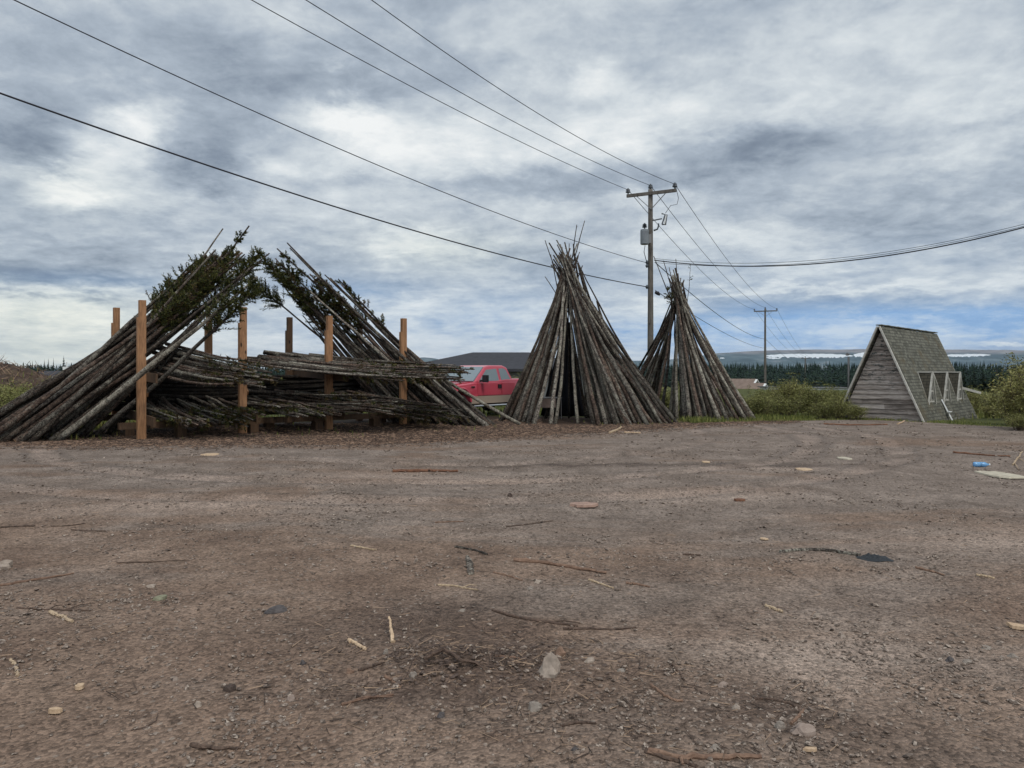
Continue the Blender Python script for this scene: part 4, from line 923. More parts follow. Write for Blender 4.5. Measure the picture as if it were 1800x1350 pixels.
# ---- leaning poles, right -------------------------------------------
lr=[]
for i in range(46):
    tt=(i+un(-.4,.4))/45; fx=692+tt*172+un(-6,6); fy=741+6*tt+un(-3,3); sl=1.2-.28*tt+un(-.04,.04)
    f=G(fx,fy); f[2]-=.03
    ln=un(250,372)+70*tt if un()<.7 else un(190,270)
    tx=fx-ln/math.hypot(1,sl); ty=fy-ln/math.hypot(1,sl)*sl
    if ty<438: k=(fy-438)/(fy-ty); tx=fx+(tx-fx)*k; ty=438
    tp=P(tx,ty,24.3+un(-.5,.3)-.8*tt); d=tp-f; L=np.linalg.norm(d)
    nd=(.66,.98,int(un(14,24)),.42,.45) if (i%5 in (1,3) and ty<530) else None
    o,b=leanpole(f,tp,L,un(.055,.08),pick([2,3,5,0]),need=nd); lr.append((fx,o))
for fp,tp,td,r,mt,nd in [((850,748),(505,427),23.4,.075,'bark_dark',None),((858,747),(510,436),23.6,.07,'bark_grey',None),((838,748),(487,437),23.8,.07,'bark_dark',(.80,.97,10,.4,.1)),((790,745),(464,458),24.0,.07,'bark_dark',(.74,1.0,34,.6,.05)),((770,745),(478,470),24.2,.07,'bark_dark',(.70,1.0,26,.55,.1)),((805,746),(492,462),24.0,.07,'bark_dark',(.66,1.0,26,.55,.2)),
    ((760,745),(485,480),24.3,.07,'bark_dark',(.72,1.0,20,.5,.0)),((866,746),(652,560),23.2,.085,'bark_dark',None),((862,747),(660,562),23.3,.08,'bark_red',None),((832,748),(545,512),22.9,.085,'bark_grey',None),((846,748),(600,500),23.6,.08,'bark_red',None),((858,749),(762,668),22.6,.085,'bark_grey',None),((868,747),(775,662),22.7,.085,'bark_grey',None),((836,749),(745,668),22.5,.08,'bark_dark',None)]:
    px_pole(fp,0,0,tp,td,r,mt,nd,lr)
# drooping sprays between the two heaps
o=px_pole((735,744),0,0,(442,492),24.4,.06,'bark_dark',(.80,1.0,44,.70,.05),lr)
lr.sort(key=lambda q:q[0])
for i,(x,o) in enumerate(lr):
    gtxt=' needle-topped' if o.children else ''
    tag(o,f"{o['bark']}{gtxt} pole, {ordw(i)} butt from left in the rack's right lean",'leaning pole','poles leaning on the right end of the rack')
f=G(914,747); f[2]+=.03
o,_=pole('leaning_pole',f,P(772,660,21.9),.055,.045,'bark_pale',bend=.004,stubs=6); tag(o,'single thin pale pole slanting from the litter up in front of the red pickup','leaning pole')
# ---------------------------------------------------------------- inside the taller tipi: dark tarp and a little table
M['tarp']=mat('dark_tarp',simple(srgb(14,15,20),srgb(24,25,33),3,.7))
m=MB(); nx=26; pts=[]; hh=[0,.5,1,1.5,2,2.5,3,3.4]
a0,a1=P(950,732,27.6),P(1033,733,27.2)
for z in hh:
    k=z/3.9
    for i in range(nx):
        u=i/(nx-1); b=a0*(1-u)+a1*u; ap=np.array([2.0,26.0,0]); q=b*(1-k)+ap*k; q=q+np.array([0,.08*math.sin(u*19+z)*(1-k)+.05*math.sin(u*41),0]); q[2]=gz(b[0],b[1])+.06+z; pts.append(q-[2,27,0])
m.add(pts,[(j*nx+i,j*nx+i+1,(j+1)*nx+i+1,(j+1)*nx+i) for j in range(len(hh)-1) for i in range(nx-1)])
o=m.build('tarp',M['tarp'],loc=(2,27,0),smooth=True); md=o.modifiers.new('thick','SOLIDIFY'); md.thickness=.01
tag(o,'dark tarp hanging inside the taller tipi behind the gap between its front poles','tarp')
q=G(966,738); tb=empty('bench_table',(q[0],25.3,gz(q[0],25.3)),R(8))
w_=.40
M['table_top']=mat('table_panel',simple(srgb(96,82,76),srgb(120,104,96),5))
M['steel']=mat('dull_steel',col=srgb(120,118,116),rough=.5,metal=.6)
m=MB(); m.box((0,0,.735),(.82,.5,.03)); m.build('table_top',M['steel'],tb); m=MB(); m.box((-.08,-.22,.56),(.56,.02,.31)); m.build('front_panel',M['table_top'],tb)
for sx in (-1,1):
    for sy in (-1,1): MB().tube([(sx*.39,sy*.22,0),(sx*.385,sy*.22,.36),(sx*.38,sy*.22,.72)],.014,8).build('leg',M['steel'],tb)
tag(tb,'small table with a steel frame standing inside the taller tipi','table')
# ---------------------------------------------------------------- red pickup
def paintf(c,k=.28):
    def fn(t):
        a=t.noise(t.obj(),2.5,4); return {'Base Color':t.mix(t.math('MULTIPLY',a,.35),c,srgb(150,110,104)),'Roughness':k,'Coat Weight':.5,'Coat Roughness':.15}
    return fn
M['red']=mat('red_car_paint',paintf(srgb(188,52,76)),spec=.5)
M['tan']=mat('tan_car_paint',paintf(srgb(158,146,128),.4),spec=.4)
M['black']=mat('black_plastic',col=(.015,.015,.017,1),rough=.5)
M['rubber']=mat('tyre_rubber',col=(.02,.02,.02,1),rough=.9)
M['chrome']=mat('chrome_trim',col=(.6,.6,.6,1),rough=.2,metal=1)
M['car_glass']=mat('car_glass',col=(.16,.20,.21,1),rough=.06,spec=.8)
M['lampglass']=mat('lamp_glass',col=(.6,.6,.62,1),rough=.1,spec=.8)
hd=R(180+52)       # heading of the nose in the plan, from +X
tr=empty('pickup_truck',(0,0,0),hd); tag(tr,'red extended cab pickup with tan lower panels parked behind the poles','pickup truck')
# local: +x nose, y left(+)/right(-). near side to viewer computed below
def prism(m,prof,y0,y1,mi=0,inset=None):
    """side outline (x,z) swept across y; inset(z) narrows it"""
    n=len(prof); v=[]
    for y,s in ((y0,1),(y1,-1)):
        for x,z in prof: v.append((x,y+s*(inset(z) if inset else 0),z))
    f=[tuple(range(n)),tuple(range(2*n-1,n-1,-1))]+[(i,n+i,n+(i+1)%n,(i+1)%n) for i in range(n)]
    m.add(v,f,mi)
def arch(cx,r,z0,n=9): return [(cx+r*math.cos(math.pi*k/(n-1)),z0+r*math.sin(math.pi*k/(n-1))) for k in range(n)]
HW=.98
wf,wr=1.72,-1.95
body=MB()
low=[(2.72,.55)]+arch(wf,.47,.52)+arch(wr,.47,.52)+[(-2.85,.55),(-2.9,1.0),(-2.9,1.34),(-.92,1.34),(.92,1.22),(1.1,1.20),(2.35,1.10),(2.68,1.0),(2.76,.85)]
tum=lambda z: .05*max(0,z-.9)/.4
prism(body,low,-HW,HW,0,tum); o=body.build('body',M['red'],tr); bv=o.modifiers.new('bevel','BEVEL'); bv.width=.05; bv.segments=3; bv.limit_method='ANGLE'; bv.angle_limit=R(35)
gi=lambda z: .05+.20*max(0,z-1.22)/.66
cab=MB(); cp=[(1.02,1.2),(.22,1.80),(-.1,1.86),(-.9,1.86),(-1.14,1.78),(-1.36,1.2)]
prism(cab,cp,-HW,HW,0,gi); o=cab.build('cab',M['red'],tr); bv=o.modifiers.new('bevel','BEVEL'); bv.width=.06; bv.segments=3
ln=MB()
for s in (-1,1):
    for (x0,x1) in ((1.22,-1.46),(2.22,2.72),(-2.46,-2.9)): ln.box(((x0+x1)/2,s*(HW-.005),.585),(abs(x0-x1),.05,.27))
    ln.build('lower_panel',M['tan'],tr); ln=MB()
def sidequad(pts,s,name,mt,off=.006,par=None,th=.012):
    m=MB(); v=[]
    for k in (0,1):
        for x,z in pts: v.append((x,s*(HW-gi(z)+off-th*k),z))
    n=len(pts); m.add(v,[tuple(range(n)),tuple(range(2*n-1,n-1,-1))]+[(i,n+i,n+(i+1)%n,(i+1)%n) for i in range(n)]); return m.build(name,M[mt],par or tr)
for s in (-1,1):
    d=MB(); d.box((.0,0,0),(.01,.01,.01))
    dr=sidequad([(.86,1.215),(.19,1.735),(-.50,1.79),(-.52,1.215)],s,'door','red',.004)
    wn=sidequad([(.70,1.27),(.17,1.69),(-.44,1.735),(-.46,1.27)],s,'window','car_glass',.012,dr)
    pn=MB(); pn.box((.17,s*(HW+.012),.97),(1.36,.03,.46)); q=pn.build('door_skin',M['red'],dr); bv=q.modifiers.new('b','BEVEL'); bv.width=.012; bv.segments=2
    h=MB(); h.box((-.38,s*(HW+.035),1.07),(.20,.05,.14)); h.build('handle',M['black'],dr)
    rd=sidequad([(-.55,1.215),(-.53,1.79),(-.92,1.80),(-1.11,1.72),(-1.33,1.215)],s,'rear_door','red',.004)
    sidequad([(-.60,1.27),(-.585,1.735),(-.88,1.745),(-1.02,1.68),(-1.20,1.27)],s,'window','car_glass',.012,rd)
    pn=MB(); pn.box((-.94,s*(HW+.012),.97),(.80,.03,.46)); q=pn.build('door_skin',M['red'],rd); bv=q.modifiers.new('b','BEVEL'); bv.width=.012; bv.segments=2
    mr=MB(); mr.beam((.72,s*(HW-.02),1.27),(.70,s*(HW+.16),1.30),.08,.07); mr.box((.70,s*(HW+.24),1.36),(.12,.24,.27)); q=mr.build('mirror',M['black'],tr); bv=q.modifiers.new('b','BEVEL'); bv.width=.02; bv.segments=2
    bd=MB(); bd.box((1.13,s*(HW+.01),1.06),(.20,.02,.05)); bd.build('badge',M['chrome'],tr)
    st=MB(); st.tube([(1.15,s*(HW+.06),.36),(0,s*(HW+.08),.36),(-1.3,s*(HW+.06),.36)],.045,8); st.build('side_step',M['chrome'],tr)
    for x in (wf,wr):
        rim_e=MB(); rim_e.tube([(x,s*(HW-.25),.39),(x,s*(HW-.22),.39),(x,s*(HW-.04),.39),(x,s*(HW-.01),.39)],[.33,.385,.385,.34],24); wh=rim_e.build('wheel',M['rubber'],tr,smooth=False)
        rm=MB(); rm.tube([(x,s*(HW-.10),.39),(x,s*(HW+.0),.39),(x,s*(HW+.012),.39)],[.23,.22,.10],16); rm.build('rim',M['chrome'],wh)
    for x in (wf,):
        fl=MB(); ap=arch(x,.50,.52,13); fl.tube([(a,s*(HW-.005),b) for a,b in ap],.045,6); fl.build('fender_lip',M['red'],tr)
    hl_=MB(); hl_.box((2.66,s*.74,.95),(.16,.40,.22)); hl_.build('headlight',M['lampglass'],tr)
ws=MB(); y=HW-.16
v=[(.97,-HW+.12,1.255),(.97,HW-.12,1.255),(.26,HW-.25,1.775),(.26,-HW+.25,1.775)]; nn=np.array([.6,0,.8])*.03
ws.add([np.array(p)+nn for p in v]+[np.array(p)-nn for p in v],[(0,1,2,3),(7,6,5,4),(0,4,5,1),(1,5,6,2),(2,6,7,3),(3,7,4,0)]); ws.build('windshield',M['car_glass'],tr)
g_=MB(); g_.box((2.74,0,.86),(.08,1.05,.34)); g_.build('grille',M['chrome'],tr); g_=MB(); g_.box((2.80,0,.58),(.16,1.96,.22)); g_.build('bumper',M['chrome'],tr)
hood=MB(); hood.add([(1.08,-.78,1.235),(1.08,.78,1.235),(2.5,.70,1.13),(2.5,-.70,1.13),(1.08,-.78,1.18),(1.08,.78,1.18),(2.5,.70,1.06),(2.5,-.70,1.06)],[(0,1,2,3),(0,3,7,4),(1,5,6,2),(2,6,7,3),(0,4,5,1)]); hood.build('hood',M['red'],tr)
ub_=MB(); ub_.box((0,0,.42),(4.9,1.3,.22)); ub_.build('chassis',M['black'],tr)
# side to the viewer carries the front wheel at photo (817,704), depth 28.6
dirx=np.array([math.cos(hd),math.sin(hd)]); diry=np.array([-math.sin(hd),math.cos(hd)]); s=1 if diry[1]<0 else -1
tgt=np.array([(812-900)/F*26.4,26.4]); org=tgt-dirx*wf-diry*s*HW; tr.location=(org[0],org[1],gz(org[0],org[1])+.02); TRUCK=(org,dirx,diry,s)
# ---------------------------------------------------------------- A-frame cabin
rid=np.array([.69,.724,0]); rid/=np.linalg.norm(rid); outv=np.array([rid[1],-rid[0],0])
C0=np.array([12.4,25.0,0]); HR=3.14; HB=1.35; Lr=6.9; ZB=-.45
cb=empty('a_frame_cabin',(C0[0],C0[1],0)); tag(cb,'small weathered A-frame cabin with shingled roof and three triangular dormers','cabin')
def cl_(t,off,z): return rid*t+outv*off+Zv*z      # cabin local
def half(z): return HB*(HR-z)/HR
sh_m=shingle(srgb(80,79,70),srgb(112,110,99),srgb(90,82,66))
M['shingle']=mat('mossy_shingles',sh_m); M['dormer_shingle']=mat('dark_dormer_shingles',shingle(srgb(66,62,54),srgb(80,76,66),srgb(60,58,48))); M['ridge']=mat('ridge_felt',simple(srgb(88,88,76),srgb(112,110,98),8))

def gablef(t):
    p=t.obj(); v=t.vmath('MULTIPLY',p,(1.2,1.2,14)); a=t.noise(v,1.6,6,.7,.5); b=t.noise(p,1.1,4,.6); c=t.noise(t.vmath('MULTIPLY',p,(1,1,3)),5,5,.75)
    bi=t.math('FLOOR',t.math('DIVIDE',t.math('ADD',t.N('ShaderNodeSeparateXYZ',{0:p}).outputs[2],.455),.165)); wnz=t.N('ShaderNodeTexWhiteNoise',{'Vector':t.N('ShaderNodeCombineXYZ',{0:bi,1:t.math('FLOOR',t.math('ADD',t.math('MULTIPLY',t.N('ShaderNodeSeparateXYZ',{0:p}).outputs[0],.7),t.math('MULTIPLY',bi,.37))),2:0.0}).outputs[0]}).outputs[0]
    a=t.math('ADD',a,t.math('MULTIPLY',t.math('SUBTRACT',wnz,.5),.22))
    col=t.ramp(a,[(.3,srgb(90,82,75)),(.5,srgb(144,133,124)),(.7,srgb(184,174,164))])
    z=t.N('ShaderNodeSeparateXYZ',{0:p}).outputs[2]
    gp=t.math('MULTIPLY',t.band(c,.50,.60),t.band(t.math('ADD',z,t.math('MULTIPLY',b,1.2)),1.4,2.2))
    col=t.mix(gp,col,srgb(54,62,60))
    return {'Base Color':col,'Normal':t.bump(a,.6,.01),'Roughness':.9}
M['gable']=mat('peeling_boards',gablef); M['trim']=mat('weathered_trim',simple(srgb(150,146,136),srgb(190,186,176),8,.85,(1,1,1)))
# gable wall of lapped boards, one mesh (front) and one plain rear wall
m=MB(); bh=.165; z=ZB
while z<HR-.12:
    w0,w1=half(max(z,-.4))-.05,half(z+bh)-.05
    a,b=cl_(.22-.045,-w0,z),cl_(.22-.045,w0,z); c,d=cl_(.22-.010,w1,z+bh),cl_(.22-.010,-w1,z+bh)
    cut=RNG.uniform(-.6,.6)*w0
    e,f=cl_(.22-.010,-w0,z),cl_(.22-.010,w0,z)
    m.add([a,b,c,d,e,f],[(0,1,2,3),(4,5,1,0)]); z+=bh
m.build('gable_wall',M['gable'],cb)
m=MB(); m.add([cl_(Lr-.2,-half(ZB),ZB),cl_(Lr-.2,half(ZB),ZB),cl_(Lr-.2,0,HR-.05)],[(0,1,2)]); m.build('rear_wall',M['gable'],cb)
for s in (-1,1):
    m=MB(); nx,nz=14,10; v=[]; nrm=(outv*s*HR+Zv*HB)/math.hypot(HR,HB)
    for lay in (0,1):
        for j in range(nz):
            for i in range(nx):
                t_=Lr*i/(nx-1); zz=ZB+(HR-ZB)*j/(nz-1); p=cl_(t_,s*half(zz),zz)+nrm*(.0 if lay else .07)+nrm*.012*mnoise.noise(Vector((t_*1.3,zz*1.5,s)))
                v.append(p)
    N0=nx*nz
    f=[(l*N0+j*nx+i,l*N0+j*nx+i+1,l*N0+(j+1)*nx+i+1,l*N0+(j+1)*nx+i) for l in (0,1) for j in range(nz-1) for i in range(nx-1)]
    f+=[(i,i+1,N0+i+1,N0+i) for i in range(nx-1)]+[(N0-nx+i,N0-nx+i+1,2*N0-nx+i+1,2*N0-nx+i) for i in range(nx-1)]
    f+=[(j*nx,(j+1)*nx,N0+(j+1)*nx,N0+j*nx) for j in range(nz-1)]+[(j*nx+nx-1,(j+1)*nx+nx-1,N0+(j+1)*nx+nx-1,N0+j*nx+nx-1) for j in range(nz-1)]
    m.add(v,f); o=m.build('roof',M['shingle'],cb)
    uvl=o.data.uv_layers.new(name='UVMap'); V_=np.array([x.co[:] for x in o.data.vertices]); U_=np.stack([V_@rid,(V_[:,2])*1.09],-1)
    idx=np.zeros(len(o.data.loops),dtype=np.int32); o.data.loops.foreach_get('vertex_index',idx); uvl.data.foreach_set('uv',U_[idx].astype(np.float32).ravel())
    b=MB(); b.beam(cl_(-.03,s*(half(ZB)+.03),ZB),cl_(-.03,s*.03,HR+.02),.05,.12,rid); b.build('barge_board',M['trim'],cb)
    b=MB(); b.beam(cl_(Lr+.03,s*(half(ZB)+.03),ZB),cl_(Lr+.03,s*.03,HR+.02),.05,.10,rid); b.build('barge_board',M['trim'],cb)
b=MB()
for k in range(12): b.beam(cl_(Lr*k/12+.01,0,HR+.075+.006*(k%2)),cl_(Lr*(k+1)/12-.01,0,HR+.07),.20,.03)
b.build('ridge_cap',M['ridge'],cb)
ZT=1.6; OF=1.13; ZD=.50; HWD=.44
for t0 in (1.77,3.70,5.58):
    ap=cl_(t0,OF+.02,ZT); rs=cl_(t0,half(ZT)+.05,ZT); bl_=cl_(t0-HWD,OF+.02,ZD); br=cl_(t0+HWD,OF+.02,ZD)
    m=MB(); th=outv*.0
    m.add([rs,ap,bl_,br,rs-Zv*.05,ap-Zv*.05],[(0,1,2),(0,3,1)])
    m2=m; dm=m2.build('dormer',M['dormer_shingle'],cb); 
    uvl=dm.data.uv_layers.new(name='UVMap'); V_=np.array([x.co[:] for x in dm.data.vertices]); U_=np.stack([V_@outv,V_[:,2]*1.09],-1)
    idx=np.zeros(len(dm.data.loops),dtype=np.int32); dm.data.loops.foreach_get('vertex_index',idx); uvl.data.foreach_set('uv',U_[idx].astype(np.float32).ravel())
    md=dm.modifiers.new('t','SOLIDIFY'); md.thickness=.03
    k=OF-.01; a_=cl_(t0,k,ZT-.1); b_=cl_(t0-HWD+.05,k,ZD); c_=cl_(t0+HWD-.05,k,ZD)
    g=MB(); g.add([a_,b_,c_],[(0,1,2)]); g.build('dormer_face',M['gable'],dm)
    wz0,wz1,wm=ZD+.10,ZD+.78,ZD+.46
    wd=lambda z: (HWD-.10)*(ZT-.1-z)/(ZT-.1-ZD)-.03
    g=MB(); kk=OF+.004; g.add([cl_(t0-wd(wz0),kk,wz0),cl_(t0+wd(wz0),kk,wz0),cl_(t0+.015,kk,wz1),cl_(t0-.015,kk,wz1)],[(0,1,2,3)]); g.build('window',M['glass_dark'],dm)
    g=MB()
    for zz in (wz0,wm): g.beam(cl_(t0-wd(zz)-.03,OF+.02,zz),cl_(t0+wd(zz)+.03,OF+.02,zz),.05,.06)
    for s in (-1,1): g.beam(cl_(t0+s*(wd(wz0)+.0),OF+.025,wz0),cl_(t0+s*.02,OF+.025,wz1+.1),.04,.035,outv)
    g.beam(cl_(t0,OF+.02,wz0),cl_(t0,OF+.02,wm),.04,.035,outv); g.build('window_frame',M['trim'],dm)
    g=MB()
    for s in (-1,1): g.beam(cl_(t0+s*(HWD+.02),OF+.05,ZD-.04),cl_(t0+s*.0,OF+.05,ZT+.02),.045,.055,outv)
    g.beam(rs+Zv*.02,ap+Zv*.02+outv*.03,.10,.05); g.beam(rs-rid*.03+outv*.01,bl_-rid*.03+outv*.03,.06,.05,outv)
    g.build('trim',M['trim'],dm)
q=MB(); q.beam(cl_(Lr-.3,half(1.0)+.02,1.02),cl_(Lr+.15,half(.8)+.55,.80),.10,.09); q.build('rafter_tail',M['trim'],cb)
q=MB(); tt=.25
q.tube([cl_(.10,-1.02,.25),cl_(.10,-1.02,1.2),cl_(.10,-1.02,2.15)],.035,8); q.tube([cl_(.10,-1.02,2.10),cl_(.10,-1.02,2.22),cl_(.02,-1.05,2.24)],.055,8); q.box(cl_(.08,-1.02,.30),(.2,.14,.24),[rid,outv,Zv]); q.build('service_mast',M['steel'],cb)
bo=MB(); a=P(1660,722,26.6); b=P(1676,744,25.6)
aa=cl_(3.0,half(.62)+.10,.62)+C0; bb=cl_(2.62,half(-.1)+.22,-.1)+C0
bo=MB(); bo.beam(aa-aa,bb-aa,.12,.04,outv); mid=(bb-aa)*.55; bo.beam(mid-rid*.16+outv*.05,mid+rid*.16+outv*.05,.09,.03); o=bo.build('loose_board',M['white_paint'],loc=aa); tag(o,'pale loose boards nailed in a cross, leaning on the cabin roof below the dormers','board')
# ---------------------------------------------------------------- utility poles
M['pole_wood']=mat('pole_timber',woodf(srgb(58,54,49),srgb(104,98,90),(8,8,1)))
M['porc']=mat('insulator_glaze',col=srgb(62,66,70),rough=.25,spec=.6); M['tank']=mat('transformer_grey',simple(srgb(100,104,107),srgb(124,128,130),3,.5)); M['wire']=mat('wire',col=(.02,.02,.024,1),rough=.6)
def insul(m,c):
    m.tube([c,c+Zv*.06,c+Zv*.07,c+Zv*.11,c+Zv*.12,c+Zv*.16,c+Zv*.17,c+Zv*.21,c+Zv*.22,c+Zv*.27],[.03,.03,.10,.12,.05,.11,.05,.10,.05,.035],10)
def upole(px,d,ytop,yarm,arm,ang,label,detail,rad=.135,lean=0):
    x=(px-900)/F*d; z0=gz(x,d); zt=EYE+(HY-ytop)/F*d-z0; za=EYE+(HY-yarm)/F*d-z0; e=empty('utility_pole',(x,d,z0)); tag(e,label,'utility pole','utility poles of the line')
    MB().tube([(0+lean*(1-k/7)*0,0,-.3+(zt+.3)*k/7) for k in range(8)],[rad*(1.12-.35*k/7) for k in range(8)],12,jit=.02).build('pole_shaft',M['pole_wood'],e,smooth=True)
    av=np.array([math.cos(ang),math.sin(ang),0]); c=np.array([0,-.14,za]); ca=MB(); ca.beam(c-av*arm/2,c+av*arm/2,.10,.14); ca.build('crossarm',M['pole_wood'],e)
    for s in (-1,1):
        b=MB(); b.beam(c+av*s*arm*.30-Zv*.05,c*[1,1,1]-Zv*.72,.03,.03); b.build('crossarm_brace',M['steel'],e)
    tips=[]
    for s in (-1,0,1):
        m=MB(); q=c+av*s*(arm/2-.06)+Zv*.08 if s else np.array([0,0,zt-.02]); insul(m,q); m.build('insulator',M['porc'],e,smooth=True); tips.append(np.array([x,d,z0])+q+Zv*.2)
    return e,np.array([x,d,z0]),tips
e1,b1,t1=upole(1143.5,33.6,333,341,2.30,R(-28),'tall utility pole with transformer behind the smaller tipi',True)
zz=lambda y: EYE+(HY-y)/F*33.6-b1[2]
tf=MB(); c=np.array([-.30,-.18,0]); tf.tube([c+Zv*zz(431),c+Zv*(zz(431)+.02),c+Zv*zz(408),c+Zv*(zz(405)),c+Zv*(zz(404))],[.165,.195,.195,.18,.09],20); o=tf.build('transformer',M['tank'],e1)
b=MB(); insul(b,c+Zv*(zz(404))); b.build('bushing',M['porc'],o); b=MB(); b.box(c+np.array([.26,.10,zz(420)]),(.12,.08,.4)); b.build('bracket',M['steel'],o)
br=MB(); br.beam((.1,-.05,zz(388)),(.48,-.2,zz(386)),.05,.05); br.tube([(.48,-.2,zz(396)),(.62,-.22,zz(379)),(.46,-.2,zz(377))],.035,6); br.tube([(.48,-.2,zz(396)),(.64,-.2,zz(396.5)),(.70,-.22,zz(379))],.035,6); br.build('fuse_cutout',M['porc'],e1)
m=MB(); m.tube([(.66,-.24,zz(380)),(.62,-.24,zz(387)),(.58,-.24,zz(396))],.032,8); m.build('fuse_tube',M['white_paint'],e1)
br=MB(); br.tube([(.12,-.1,zz(406)),(.28,-.15,zz(404)),(.34,-.15,zz(398)),(.32,-.15,zz(394))],.04,6); br.build('pole_bracket',M['porc'],e1)
for y in (462,468,505): 
    m=MB(); m.tube([(-.16,-.12,zz(y)-.07),(-.2,-.14,zz(y)),(-.16,-.12,zz(y)+.07)],[.05,.07,.05],8); m.build('spool_insulator',M['porc'],e1)
m=MB(); m.tube([(.40,-.15,zz(519)),(.30,-.15,zz(516)),(.18,-.12,zz(514))],[.05,.09,.06],8); m.build('splice_box',M['black'],e1)
# jumper from the right hand insulator down to the fuse
m=MB(); q=t1[2]-b1; m.tube([q+[.05,0,-.15],(1.18,-.4,zz(352)),(1.13,-.35,zz(362)),(.85,-.3,zz(364)),(.62,-.25,zz(377))],.012,5); m.build('jumper_wire',M['wire'],e1)
m=MB(); m.tube([(-.32,-.4,zz(434)),(-.36,-.36,zz(445)),(-.28,-.3,zz(455)),(-.2,-.16,zz(462))],.016,5); m.build('jumper_wire',M['wire'],e1)
e2,b2,t2=upole(1345,97,543,547,2.9,R(-20),'second utility pole with a crossarm, standing in the shrubs',False,.15)
e3,b3,t3=upole(1415.5,200,628,630,2.4,R(-20),'smallest far utility pole before the forest',False,.17)
# wires
def wire(name,p,q,sag,r,label,n=40):
    u=np.linspace(0,1,n)[:,None]; pts=p*(1-u)+q*u; pts[:,2]-=(4*sag*u*(1-u))[:,0]
    m=MB(); m.tube(pts-p,r,6); o=m.build(name,M['wire'],loc=p,smooth=True); tag(o,label,'power line','overhead wires'); return o
def wire_px(start,pix,far,r,label):
    """wire from a pole through seen points; lies in the vertical plane start->far"""
    start=np.asarray(start,float); h=np.array([far[0]-start[0],far[1]-start[1]]); S=np.linalg.norm(h); h/=S; ss=[0.]; zs=[start[2]]
    for px,py in pix:
        a=(px-900)/F    # x=a*y -> start.x+h0 s = a(start.y+h1 s)
        s=(a*start[1]-start[0])/(h[0]-a*h[1]); y=start[1]+h[1]*s; ss.append(s); zs.append(EYE+(HY-py)/F*y)
    c=np.polyfit(ss,zs,2,w=[3]+[1]*len(pix)); s=np.linspace(0,S,60); z=np.polyval(c,s); z=z-z[0]+start[2]
    pts=np.stack([start[0]+h[0]*s,start[1]+h[1]*s,z],-1); m=MB(); m.tube(pts-start,r,6); o=m.build('power_line',M['wire'],loc=start,smooth=True); tag(o,label,'power line','overhead wires'); return o
far=b1[:2]+np.array([-12.5,-17.6])*2.2
wire_px(t1[0],[(1000,283),(900,243),(750,170),(600,88),(450,0)],far+[-1,.3],.011,'left one of the three top wires running from the crossarm out of the picture top')
wire_px(t1[1],[(1050,284),(900,212),(700,104),(545,0)],far,.011,'middle one of the three top wires running from the pole top out of the picture')
wire_px(t1[2],[(1050,264),(900,166),(800,104),(650,0)],far+[1,-.3],.011,'right one of the three top wires running from the crossarm out of the picture')
L1=b1+[-.15,-.1,zz(463)]; L2=b1+[-.12,-.1,zz(505)]
wire_px(L1,[(1000,420),(800,345),(600,262),(400,178),(200,83),(30,0)],far+[-3,1],.012,'long thin wire from the top left corner to the pole below the transformer')
wire_px(L2,[(975,472),(750,412),(500,335),(250,248),(0,167)],far+[-6,2],.020,'thick black cable crossing the sky from the left edge to the utility pole')
r2=b1+[.15,-.1,zz(458)]; er=np.array([26.,21.5,0])
for (a,pix,r,l) in [(458,[(1290,467),(1450,462),(1600,444),(1700,424),(1800,399)],.024,'thick twisted cable sagging from the utility pole out of the right edge'),(455,[(1290,466),(1450,456),(1600,433),(1800,396)],.009,'thin upper wire above the twisted cable at the right edge'),(462,[(1290,468),(1450,460),(1600,439),(1800,398)],.009,'thin middle wire close above the twisted cable on the right')]:
    wire_px(b1+[.15,-.1,zz(a)],pix,er,r,l)
nm=['left','middle','right']
for k in range(3): wire('power_line',t1[k],t2[k],1.0,.014,f'{nm[k]} crossarm wire running down from the near utility pole to the second one')
wire('power_line',b1+[.2,-.1,zz(511)],b2+[-.1,-.1,EYE+(HY-612)/F*97-b2[2]],.5,.016,'lower cable from the near pole passing behind the smaller tipi peak')
wire('power_line',b1+[.2,-.1,zz(462)],b2+[-.1,-.1,EYE+(HY-596)/F*97-b2[2]],.7,.020,'thicker cable from below the transformer to the middle of the second pole')
for k in range(3): wire('power_line',t2[k],t3[k],1.2,.016,f'{nm[k]} wire between the second and the far utility pole')
wire('power_line',b2+[.1,-.1,EYE+(HY-597)/F*97-b2[2]],b3+[0,0,6.3],1.0,.02,'low cable between the second and the far utility pole')
